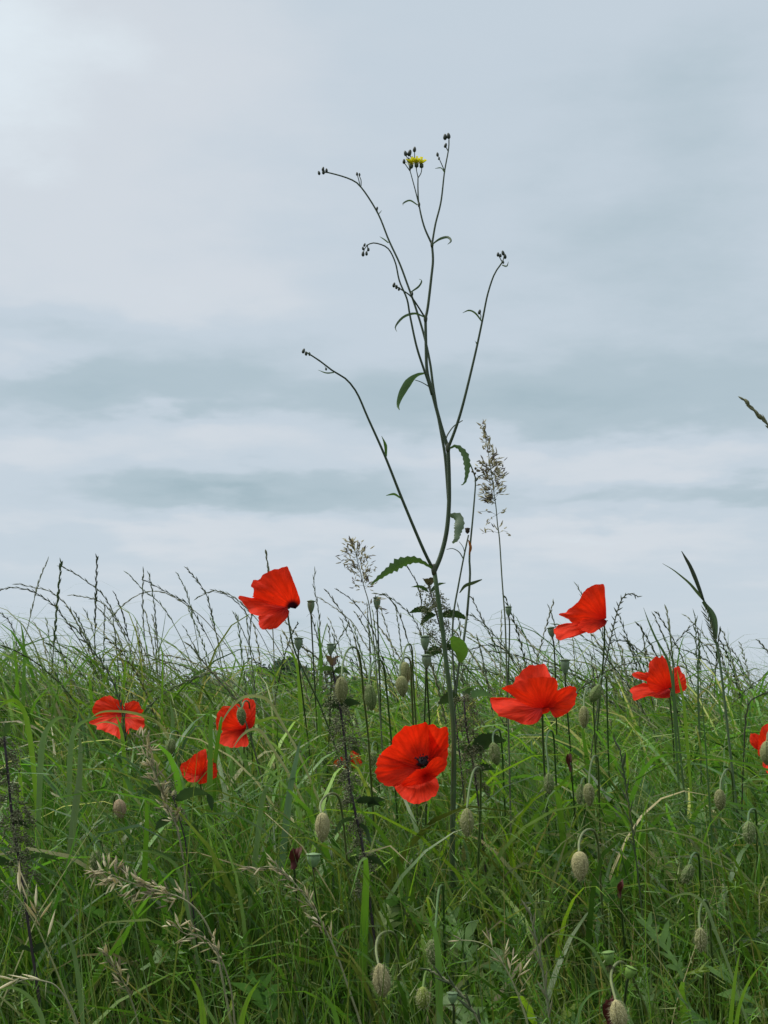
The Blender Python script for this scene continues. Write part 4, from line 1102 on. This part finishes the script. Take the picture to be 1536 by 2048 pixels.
def ryegrass(pl, Y, label, group, thick=1.0, sep=True, nsp=None, dY=.0, tint=None, spike_frac=1.0, open_=.35):
    """pl: tip -> base photo polyline of the ear"""
    pts = trace(pl, Y, dY) if not isinstance(pl, np.ndarray) else list(pl)
    full = to_ground(pts) if not isinstance(pl, np.ndarray) else pts
    base = full[-1]
    own = random.randrange(5)
    c = RYE_T[own] if tint is None else tint
    if label.split()[0] in ('arching', 'straight', 'slanting'): label = ('dark', 'green', 'olive', 'greyish', 'straw tinged')[own] + (' sturdy ' if thick > 1.05 else ' thin ') + label
    t = thing('ryegrass_stalk', label, 'grass stalk', base, group)
    n1 = 30
    ear = catmull(pts, n1) if not isinstance(pl, np.ndarray) else pl[:max(6, int(len(pl) * spike_frac))]
    whole = stalk(full, 60) if not isinstance(pl, np.ndarray) else pl
    n = len(whole)
    MB().tube(whole, np.linspace(.0004, .0011, n) * thick, 5, c).build('culm', M['rye'], t, base)
    length = np.linalg.norm(np.diff(ear, axis=0), axis=1).sum()
    k = nsp or int(np.clip(length / random.uniform(.0065, .0105), 8, 30))
    rach = MB(); T = tangents(ear)
    side = norm(np.cross(T, (0.1, 1, 0.1)))
    zig = ear + side * (np.where(np.arange(len(ear)) % 2 == 0, 1, -1) * .0005)[:, None]
    rach.tube(zig, .00055 * thick, 4, c)
    items = []
    for i in range(k):
        u = (i + random.uniform(0, .5)) / k * (len(ear) - 1.01); j = int(u)
        p = ear[j] + (ear[j + 1] - ear[j]) * (u - j)
        sg = 1 if i % 2 else -1
        d = -T[j] + side[j] * sg * open_ + rng.normal(0, .06, 3)
        L = length / k * random.uniform(1.6, 2.5) * (.75 + .5 * i / k); L = min(L, .0165)
        items.append((p - d * .15 * L, d, L, .00125 * thick * random.uniform(.8, 1.25)))
    if sep:
        s = rach.build('spike', M['rye'], t, base)
        for p, d, L, w in items: place_spikelet(RYE_SP[own], p, d, L, w, s, base)
    else:
        for p, d, L, w in items: rach.spikelet(p, d, L, w, np.array(c) * random.uniform(.8, 1.25))
        rach.build('spike', M['rye'], t, base)
    return t


def rye_label(p):
    """how the ear bends and which plant it stands by"""
    p = np.asarray(p); a, b = p[0], p[-1]
    d = p[min(len(p) - 1, max(1, len(p) // 6))] - a
    drop = d[2] > -abs(d[0]) * .25
    lean = abs(a[0] - b[0]) / max(np.linalg.norm(a - b), 1e-6)
    shape = 'arching ryegrass ear' if drop else ('straight upright ryegrass ear' if lean < .22 else 'slanting ryegrass ear')
    x = 768 + F * a[0] / a[1]
    for lim, w in [(170, 'over the lime blade and fuzzy nettle'), (330, 'above the split red poppy'), (470, 'above the cupped poppy with a bud'), (625, 'around the windblown poppy'), (780, 'among the hooked poppy buds'),
                   (930, 'behind the tall wildflower stem'), (1090, 'behind the large cupped poppy'), (1240, 'around the upright petalled poppy'), (1380, 'behind the stem crossed poppy'), (9999, 'around the spear tipped stalk')]:
        if x < lim: return shape + ' ' + w


SKY = 'ryegrass ears standing against the sky'
HERO = [
    ([(96, 1118), (76, 1170), (55, 1257)], 1), ([(122, 1122), (115, 1200), (107, 1300)], 1.5), ([(123, 1133), (150, 1147), (173, 1163), (200, 1183), (217, 1207), (233, 1237), (257, 1277)], 1.15),
    ([(194, 1113), (192, 1183), (190, 1263)], 1.1), ([(0, 1180), (23, 1175), (57, 1180), (83, 1193), (110, 1213), (133, 1243), (150, 1267)], 1.1), ([(38, 1168), (67, 1175), (100, 1183), (133, 1210), (157, 1250)], 1),
    ([(143, 1190), (187, 1198), (213, 1213), (233, 1243), (253, 1280)], 1.1), ([(257, 1148), (287, 1180), (313, 1200), (337, 1230), (350, 1253)], 1), ([(287, 1145), (285, 1190), (287, 1250), (290, 1277)], 1),
    ([(298, 1148), (307, 1197), (312, 1250), (315, 1283)], .9), ([(293, 1162), (320, 1177), (350, 1193), (377, 1210), (400, 1247), (413, 1270)], 1.15), ([(220, 1237), (250, 1207), (283, 1187), (320, 1183), (353, 1197), (377, 1213)], 1),
    ([(355, 1148), (370, 1177), (380, 1210), (387, 1243)], 1), ([(372, 1135), (393, 1160), (413, 1190), (423, 1227), (430, 1257)], 1.2), ([(395, 1195), (427, 1182), (460, 1190), (483, 1207), (512, 1237)], 1),
    ([(427, 1180), (457, 1192), (481, 1212), (501, 1239)], .9), ([(532, 1105), (536, 1135), (541, 1180), (545, 1250)], 1.3), ([(630, 1143), (628, 1171), (637, 1222), (640, 1270)], 1.0),
    ([(637, 1195), (664, 1212), (687, 1229), (708, 1249), (725, 1280), (745, 1310)], 1), ([(654, 1183), (677, 1215), (698, 1249), (708, 1270)], .9), ([(672, 1178), (701, 1198), (725, 1226), (745, 1259), (758, 1297)], 1.1),
    ([(748, 1187), (772, 1192), (792, 1215), (806, 1249), (816, 1283)], 1.2), ([(769, 1187), (803, 1212), (830, 1242), (843, 1273)], 1.1), ([(816, 1136), (833, 1165), (841, 1192), (843, 1215)], 1),
    ([(943, 1194), (962, 1233), (983, 1275), (995, 1312)], 1), ([(941, 1229), (970, 1250), (999, 1283), (1024, 1316)], 1.05), ([(1028, 1246), (1053, 1279), (1078, 1304), (1099, 1324)], 1), ([(1097, 1212), (1111, 1254), (1119, 1295)], 1),
    ([(1153, 1169), (1169, 1204), (1180, 1260)], 1), ([(1225, 1281), (1252, 1283), (1273, 1304), (1290, 1340)], 1), ([(1244, 1270), (1260, 1295), (1277, 1328)], .9), ([(1285, 1262), (1290, 1300), (1296, 1340)], .9),
    ([(1333, 1219), (1338, 1247), (1342, 1280), (1345, 1330)], 1.3), ([(1390, 1230), (1393, 1297), (1396, 1350)], 1), ([(1377, 1265), (1413, 1293), (1433, 1320)], 1), ([(1440, 1260), (1435, 1290), (1432, 1330)], 1),
    ([(1515, 1280), (1530, 1297), (1548, 1320)], 1), ([(1397, 1267), (1399, 1310), (1400, 1347)], 1.3), ([(1412, 1290), (1450, 1290), (1475, 1315), (1490, 1350)], 1), ([(940, 1300), (975, 1290), (1010, 1300), (1030, 1330)], 1),
    ([(68, 1245), (84, 1275), (95, 1320)], 1), ([(150, 1225), (168, 1262), (180, 1310)], 1.2), ([(170, 1220), (186, 1262), (192, 1310)], 1), ([(200, 1220), (225, 1250), (243, 1290), (252, 1320)], 1.1), ([(230, 1188), (246, 1230), (256, 1275)], 1),
    ([(0, 1225), (20, 1245), (32, 1280), (40, 1330)], 1), ([(305, 1232), (312, 1265), (318, 1310)], 1.1), ([(520, 1190), (505, 1222), (500, 1270)], .9),
]
for i, (pl, th) in enumerate(HERO):
    ryegrass(pl, random.uniform(2.0, 2.7), rye_label(trace(pl, 2.3)), SKY, th, dY=random.uniform(-.05, .1), open_=random.uniform(.08, .3))
ryegrass([(1277, 1194), (1268, 1189), (1256, 1188), (1244, 1198), (1236, 1218), (1230, 1240), (1222, 1275), (1215, 1305)], 1.75, 'curled ryegrass ear with wide spread spikelets beside the upright petalled poppy', SKY, 1.1, nsp=22, open_=.9)
ryegrass([(1487, 799), (1510, 822), (1536, 850), (1580, 900), (1620, 980), (1640, 1100)], 1.05, 'near dark grass ear leaning in high above the field edge', SKY, 1.6, nsp=26, open_=.2)
ryegrass([(1540, 1382), (1518, 1392), (1503, 1400), (1494, 1420), (1490, 1460), (1488, 1500)], 1.5, 'kinked black dry ear bent over by the field edge', SKY, .9, open_=.15, tint=(.03, .03, .02))
# long pale and green ears hanging in the bank itself
for pl, Y, lab, tint in [
        ([(858, 1940), (885, 1955), (915, 1980), (945, 2020), (965, 2060)], .9, 'pale ryegrass ear arching out of the deep grass below lime capsules', (.28, .28, .16)),
        ([(1058, 1815), (1070, 1870), (1083, 1930), (1094, 2000), (1100, 2050)], .95, 'pale upright ryegrass ear in the dark green leaves', (.22, .25, .14)),
        ([(150, 1255), (200, 1320), (228, 1370), (243, 1420), (248, 1470), (250, 1540)], 1.58, 'dark ryegrass stalk crossing the split red poppy', (.06, .09, .035)),
        ([(380, 1290), (420, 1340), (455, 1380), (478, 1405), (490, 1440)], 1.55, 'ryegrass ear leaning down to the cupped poppy', (.08, .10, .05)),
        ([(1240, 1500), (1250, 1560), (1262, 1640), (1272, 1720)], 1.15, 'dark green ear standing in the bank below the lone tree', (.06, .09, .035)),
        ([(290, 1420), (330, 1385), (380, 1360), (430, 1345)], 1.8, 'pale grass ear lying across the grass above the small poppy', (.20, .22, .13)),
        ([(905, 1420), (906, 1400), (908, 1380)], 1.9, 'short ear beside the base of the tall wildflower', (.08, .10, .05))]:
    ryegrass(pl, Y, lab, 'ryegrass ears within the bank', 1.2, tint=tint)

# further ears of the same stand, blown to one side
count = 0
while count < 190:
    y = random.uniform(1.9, 3.0); x = random.uniform(-1, 1) * (.30 * y + .05)
    L = random.uniform(.62, .95) * (.93 + .05 * (y - 1.9))
    ang = random.gauss(math.pi, .55) if random.random() < .85 else random.uniform(0, 6.28)
    b = random.choice([random.uniform(0, .5), random.uniform(.4, 1.3), random.uniform(1.2, 2.2)])
    ph0 = abs(random.gauss(.08, .08))
    s = np.linspace(0, 1, 41); phi = ph0 + b * s ** 3.5
    ds = L / 40; pm = (phi[1:] + phi[:-1]) / 2
    h = np.r_[0, np.cumsum(np.sin(pm) * ds)]; v = np.r_[0, np.cumsum(np.cos(pm) * ds)]
    wobx = .004 * np.sin(s * random.uniform(4, 9))
    g = float(ground_z(x, y))
    p = np.stack([x + math.cos(ang) * h + wobx, y + math.sin(ang) * h, g - .01 + v], 1)[::-1]
    apex = p[:, 2].max(); row = HORIZON - (apex - CAM[2]) / y * F
    if row < 1205 or row > 1370: continue
    ryegrass(p, 0, rye_label(p[:14]), SKY, random.uniform(.8, 1.2), sep=False, spike_frac=random.uniform(.2, .28), open_=random.uniform(.06, .32))
    count += 1


# ------------------------------------------------------------------ flag-leaf grass stalk
def flag_stalk():
    Y = 1.45
    top = [(1363, 1102), (1371, 1116), (1380, 1132), (1390, 1155), (1398, 1176), (1407, 1200), (1416, 1220), (1424, 1245), (1430, 1275), (1437, 1308), (1443, 1350), (1450, 1410), (1462, 1520), (1474, 1620), (1488, 1740)]
    sp = to_ground(trace(top, Y)); base = sp[-1]
    t = thing('grass_stalk', 'tall grass stalk with a dark spear tip and thin side leaf', 'grass stalk', base)
    pts = stalk(sp[5:], 46)
    MB().tube(pts, np.linspace(.0012, .0017, 46), 6, (.075, .12, .05)).build('culm', M['stem'], t, base)
    s = np.linspace(0, 1, 24)
    ear = catmull(trace(top[:6], Y - .003), 24)
    MB().tube(ear, px_size(1, Y) * np.interp(s, [0, .2, .5, .8, 1], [.6, 3, 4.2, 3.6, 2.2]), 6, (.045, .06, .03)).build('spear', M['rye'], t, base)
    MB().strip(catmull(trace([(1407, 1200), (1397, 1188), (1380, 1168), (1363, 1153), (1345, 1139), (1325, 1127)], Y, -.03), 20), px_size(1, Y) * np.interp(np.linspace(0, 1, 20), [0, .2, 1], [2.5, 3, .3]), ref=(.3, 1, .4), fold=.4, c=(.07, .10, .06)).build('leaf', M['leaf'], t, base)
    MB().strip(catmull(trace([(1431, 1278), (1430, 1250), (1424, 1228), (1414, 1214), (1406, 1203)], Y - .002), 16), px_size(1, Y) * np.interp(np.linspace(0, 1, 16), [0, .5, 1], [4, 7, 3]), ref=(.1, 1, .2), fold=.5, c=(.08, .13, .06)).build('sheath', M['leaf'], t, base)
    for i in range(16):
        u = i / 15; p = P(1411 + u * 22, 1222 + u * 66, Y - .002)
        d = np.array([-.55 - .3 * random.random(), 0, .9]) if i % 2 else np.array([.1, 0, 1])
        place_spikelet(RYE_SP[i % 3], p, d, .011, .0011, t, base)


flag_stalk()


# ------------------------------------------------------------------ feathery panicle grasses
def panicle(label, axis, Y, branches, sp_set, L_sp, w_sp, group, culm_r=.0008, culm_tint=(.10, .12, .06), dY=0.0, sep=True, fuzz=0.0):
    """axis: tip -> base polyline; branches: (fraction along axis from tip, length px, angle from axis, spikelets)"""
    pts = trace(axis, Y, dY); full = to_ground(pts); base = full[-1]
    t = thing('panicle_grass', label, 'grass stalk', base, group)
    MB().tube(stalk(full, 60), np.linspace(.0003, culm_r * 1.5, 60), 5, culm_tint).build('culm', M['stem'], t, base)
    ax = catmull(pts, 80); T = tangents(ax)
    for fr, ln, ang, ns in branches:
        i = int(np.clip(fr, 0, .999) * 79); p = ax[i]; tip = -T[i]
        sd_ = norm(np.cross(tip, (0, 1, 0)))
        a = math.radians(ang); roll = random.uniform(-.9, .9)
        d = tip * math.cos(a) + (sd_ * math.cos(roll) + np.array([0, 1, 0]) * math.sin(roll)) * math.sin(a)
        L = px_size(ln, Y)
        bp = catmull([p, p + d * L * .5 + [0, 0, L * .06], p + d * L + [0, 0, -L * .12]], 8)
        br = MB().tube(bp, .00022, 3, culm_tint)
        items = []
        for k in range(ns):
            u = (.25 + .75 * (k + random.random() * .6) / ns) * 6.9; j = min(int(u), 6)
            q = bp[j] + (bp[j + 1] - bp[j]) * (u - j)
            items.append((q + rng.normal(0, fuzz, 3), d + rng.normal(0, .5, 3), L_sp * random.uniform(.75, 1.25), w_sp * random.uniform(.8, 1.2)))
        b = br.build('branch', M['stem'], t, base)
        for q, dd, l_, w_ in items: place_spikelet(random.choice(sp_set), q, dd, l_, w_, b, base)
    return t


def plume(n, f0, f1, lmax, ang=(30, 70), ns=(3, 6), lens=None):
    out = []
    for i in range(n):
        f = f0 + (f1 - f0) * i / n
        ln = (lens(f) if lens else lmax * (.25 + .75 * (f - f0) / (f1 - f0))) * random.uniform(.7, 1.2)
        out.append((f, ln, random.choice([-1, 1]) * random.uniform(*ang), random.randint(*ns)))
    return out


PG = 'panicle grasses in flower'
br = plume(8, .0, .16, 12, (10, 30), (3, 5)) + plume(16, .14, .46, 26, (25, 70), (3, 5)) + plume(40, .36, .70, 34, (25, 85), (5, 8), lambda f: 34 if f < .63 else 26)
br += [(.77, 36, 70, 6), (.765, 24, -75, 4), (.78, 30, 120, 5), (.945, 38, 75, 5), (.95, 30, -80, 4), (.92, 14, 30, 3), (.93, 10, -25, 2)]
panicle('tall pale plume of panicle grass on a slender culm, above the skyline', [(966, 852), (974, 890), (980, 930), (987, 980), (992, 1015), (995, 1050), (999, 1080), (1004, 1160), (1010, 1240), (1012, 1300)], 1.42,
        [(a * .53, b, c, d) for a, b, c, d in br], PLUME_SP, .0062, .0010, PG, .0009, fuzz=.0016)
br = plume(8, .0, .18, 10, (10, 30), (3, 4)) + plume(34, .12, .66, 30, (25, 80), (4, 7), lambda f: 24 + 12 * math.sin(f * 5)) + [(.86, 40, 65, 6), (.86, 38, -70, 6), (.90, 34, 120, 5), (.9, 40, -110, 5)]
panicle('small pale plume of panicle grass beside the windblown poppy', [(704, 1084), (712, 1110), (720, 1140), (727, 1170), (736, 1200), (741, 1230), (748, 1290), (756, 1380)], 1.6,
        [(a * .52, b, c, d) for a, b, c, d in br], PLUME_SP, .0062, .0010, PG, .0009, fuzz=.0016)
panicle('dry straw coloured grass head bowing over the low grass', [(196, 1738), (230, 1752), (270, 1768), (320, 1782), (370, 1800), (405, 1835), (430, 1890), (445, 1960)], 1.0,
        [(f, l, a, n) for f, l, a, n in plume(24, .02, .55, 26, (15, 60), (3, 6), lambda f: 28)], PALE_SP, .0095, .0011, 'dry grass heads', .0009, (.25, .24, .13), fuzz=.001)
panicle('dry plume leaning over dark nettle leaves', [(284, 1478), (296, 1510), (315, 1560), (335, 1610), (352, 1650), (365, 1710), (376, 1790)], 1.12,
        plume(26, .02, .62, 26, (15, 50), (3, 5), lambda f: 26), PALE_SP, .0085, .001, 'dry grass heads', .0009, (.22, .2, .12), fuzz=.001)
panicle('dry grass head with a drooping tip near the crimson withered flower', [(505, 1742), (535, 1733), (565, 1742), (600, 1780), (640, 1840), (670, 1900), (695, 1970)], 1.0,
        plume(16, .05, .8, 26, (10, 35), (2, 4), lambda f: 30), PALE_SP, .0085, .0009, 'dry grass heads', .0008, (.26, .26, .14))
panicle('pale brome head drooping to one side in the deep grass', [(920, 1880), (955, 1884), (985, 1900), (1010, 1935), (1030, 1975), (1050, 2030), (1060, 2070)], .9,
        [(.05, 14, 5, 2), (.3, 30, -30, 3), (.42, 44, -48, 3), (.52, 48, -52, 4), (.62, 46, -50, 4), (.7, 40, -46, 3), (.45, 20, 10, 2)], PALE_SP, .0085, .0008, 'dry grass heads', .0008, (.26, .27, .13))
panicle('sparse brome stalk with long pale husks in front of the black nettle stem', [(2, 1760), (40, 1800), (72, 1850), (95, 1900), (118, 1955), (140, 2015), (155, 2060)], .9,
        [(.18, 40, -30, 2), (.25, 55, -35, 2), (.36, 62, -40, 3), (.40, 48, -44, 2), (.47, 30, -48, 1)], [PALE_SP[2], PALE_SP[0]], .016, .0011, 'dry grass heads', .0008, (.24, .26, .10))
panicle('two long pale husks arching low across the nettle stem', [(14, 1985), (34, 1965), (58, 1958), (85, 1962), (112, 1972), (140, 2010), (160, 2060)], .88,
        [(.22, 26, -12, 2), (.45, 38, 6, 2)], [PALE_SP[2]], .019, .0013, 'dry grass heads', .0006, (.22, .22, .12))
panicle('thin dry plume low beneath the dry straw head', [(345, 1850), (372, 1868), (395, 1870), (420, 1885), (445, 1925), (462, 1980), (470, 2050)], .93,
        plume(14, .03, .6, 24, (15, 50), (2, 4), lambda f: 24), PALE_SP, .0075, .0009, 'dry grass heads', .0007, (.22, .2, .11))
panicle('faint dry plume deep in the grass beside the nettle stem', [(210, 1910), (232, 1940), (250, 1970), (266, 2010), (280, 2060)], .93,
        plume(10, .03, .7, 22, (15, 40), (2, 3), lambda f: 20), PALE_SP, .0075, .0009, 'dry grass heads', .0007, (.2, .2, .1))


# ------------------------------------------------------------------ conspicuous single blades
def blade(pl, Y, hw, tint, label, dY=0.0, ref=(.25, 1, .5), twist=.6):
    pts = trace(pl, Y, dY); full = to_ground(pts[::-1] if pts[0][2] < pts[-1][2] and False else pts)
    base = full[-1]
    t = thing('arching_grass', label, 'grass', base, 'single broad grass blades')
    n = 40; s = np.linspace(0, 1, n)
    MB().strip(stalk(full, n), px_size(hw * .8, Y) * np.interp(s, [0, .12, .35, .6, 1], [.06, .6, 1, .7, .3]), ref=ref, fold=.35, c=tint, twist=twist).build('blade', M['grass'], t, base)


for a in [
    ([(-5, 1420), (12, 1404), (32, 1402), (48, 1425), (58, 1470), (66, 1530), (72, 1600)], 1.35, 7, LIME, 'lime green broad blade arching over beside the fuzzy nettle top'),
    ([(150, 1440), (118, 1436), (96, 1455), (84, 1490), (80, 1540), (78, 1600)], 1.3, 8, BLUE, 'blue green broad blade curling over beside a lime blade'),
    ([(205, 1432), (170, 1442), (148, 1462), (140, 1510), (138, 1580)], 1.35, 7, BLUE, 'blue green blade bent below the split poppy'),
    ([(158, 1460), (160, 1500), (158, 1560), (150, 1620)], 1.2, 9, (.14, .20, .09), 'wide flat grey green blade upright below the split poppy'),
    ([(170, 1445), (200, 1425), (240, 1423), (280, 1430), (320, 1450), (350, 1500)], 1.55, 4, (.30, .30, .12), 'tan green blade lying across the split poppy'),
    ([(186, 1450), (210, 1444), (236, 1452), (246, 1475), (250, 1530)], 1.56, 3, (.36, .32, .16), 'short pale blade across the lower petals of the split poppy'),
    ([(232, 1430), (240, 1455), (246, 1490), (250, 1560)], 1.54, 6, LIME, 'bright blade upright before the split poppy'),
    ([(432, 1468), (455, 1425), (478, 1400), (500, 1392), (535, 1400), (560, 1440)], 1.42, 4, (.32, .33, .17), 'pale dry blade arching over the cupped poppy'),
    ([(464, 1500), (480, 1475), (500, 1460), (520, 1462), (540, 1490)], 1.4, 4, (.34, .33, .18), 'pale curved blade beneath the cupped poppy'),
    ([(420, 1400), (421, 1450), (420, 1530), (418, 1620)], 1.38, 8, FRESH, 'broad upright green blade between the cupped poppy and the small one'),
    ([(600, 1480), (592, 1520), (580, 1580), (572, 1650)], 1.25, 9, (.13, .22, .12), 'wide pale green blade bent backward below the hooked buds'),
    ([(585, 1545), (545, 1560), (525, 1600), (515, 1680)], 1.2, 7, BLUE, 'blue green blade arching in the middle grass'),
    ([(634, 1240), (640, 1290), (642, 1340), (640, 1420)], 1.7, 5.5, FRESH, 'broad green blade upright beside a dark seed capsule'),
    ([(1287, 1215), (1297, 1243), (1313, 1280), (1335, 1320), (1346, 1370), (1350, 1440), (1356, 1540)], 1.48, 3.6, (.075, .14, .05), 'dark pointed blade leaning behind the stem crossed poppy'),
    ([(1354, 1340), (1360, 1370), (1368, 1410), (1374, 1480)], 1.46, 4, LIME, 'bright pointed blade in front of the stem crossed poppy'),
    ([(1333, 1225), (1344, 1300), (1350, 1400), (1362, 1520), (1370, 1600)], 1.44, 2.6, (.07, .12, .045), 'straight dark blade crossing the stem crossed poppy'),
    ([(1300, 1500), (1360, 1505), (1420, 1515), (1480, 1525), (1536, 1540), (1600, 1560)], 1.15, 3, FRESH, 'thin blade lying level across the bank toward the edge poppy'),
    ([(1400, 1360), (1408, 1450), (1416, 1560), (1424, 1680)], 1.3, 2.4, (.06, .12, .04), 'straight dark stem like blade near the brownish bud'),
    ([(1405, 1240), (1398, 1300), (1396, 1380), (1400, 1480)], 1.6, 2.6, (.07, .12, .05), 'upright dark blade beside the spear tipped stalk'),
    ([(1310, 1820), (1345, 1795), (1380, 1788), (1410, 1810), (1430, 1860)], .98, 4, (.2, .27, .13), 'pale blade arching over the tilted bud'),
    ([(1075, 1868), (1130, 1870), (1165, 1882), (1190, 1905), (1215, 1950)], .92, 3.5, BLUE, 'thin pale blade curving toward the lime capsules'),
    ([(1220, 1978), (1190, 1985), (1165, 2010), (1150, 2060)], .86, 4, (.14, .25, .10), 'bright curved blade arching toward the lowest tan bud'),
    ([(-10, 1982), (25, 1976), (55, 1992), (78, 2025), (90, 2070)], .86, 7, BLUE, 'blue green blade arching at the foot of the black nettle'),
    ([(105, 1840), (122, 1852), (140, 1885), (152, 1930), (160, 2000)], .95, 6, BLUE, 'blue green folded blade right of the black nettle stem'),
    ([(250, 1705), (290, 1702), (330, 1715), (356, 1740), (370, 1800)], 1.08, 5, BLUE, 'pale blade arching over the dry straw head'),
    ([(375, 1945), (392, 1975), (402, 2010), (408, 2060)], .86, 8, LIME, 'bright lime broad blade standing low by the dry plume'),
    ([(520, 1960), (500, 1990), (486, 2030), (480, 2070)], .86, 7, LIME, 'bright lime blade leaning in the low thread leaved foliage'),
    ([(636, 1980), (655, 2000), (670, 2030), (678, 2070)], .86, 7, FRESH, 'fresh pointed blade left of the low tan bud'),
    ([(850, 1825), (868, 1860), (876, 1910), (878, 1980)], .94, 9, (.14, .27, .05), 'broad pointed bright leaf blade behind the tall pale hook'),
    ([(874, 2020), (878, 2040), (880, 2070)], .85, 9, BLUE, 'broad cut off blue green blade at the bank foot'),
    ([(40, 1240), (46, 1275), (48, 1320), (46, 1400)], 1.9, 5, FRESH, 'broad blade upright among ryegrass ears at the crest'),
    ([(560, 1300), (585, 1310), (596, 1345), (600, 1400)], 1.8, 5, LIME, 'lime blade bent over before the far trees'),
    ([(20, 1475), (35, 1500), (40, 1560), (44, 1640)], 1.15, 6, LIME, 'lime blade upright through the fuzzy nettle tassels'),
    ([(340, 1400), (345, 1440), (342, 1500), (340, 1560)], 1.7, 8, BLUE, 'broad upright grey blade between the split and cupped poppies'),
    ([(1480, 1900), (1470, 1960), (1460, 2060)], .88, 6, LIME, 'bright blade rising at the bank foot near the dim bud'),
    ([(1530, 1920), (1500, 1960), (1480, 2010), (1470, 2070)], .87, 5, LIME, 'bright blade leaning out at the bank foot by the field edge'),
]:
    blade(*a)

print('objects', len(bpy.data.objects), 'tris', sum(len(p.vertices) - 2 for m_ in bpy.data.meshes for p in m_.polygons))
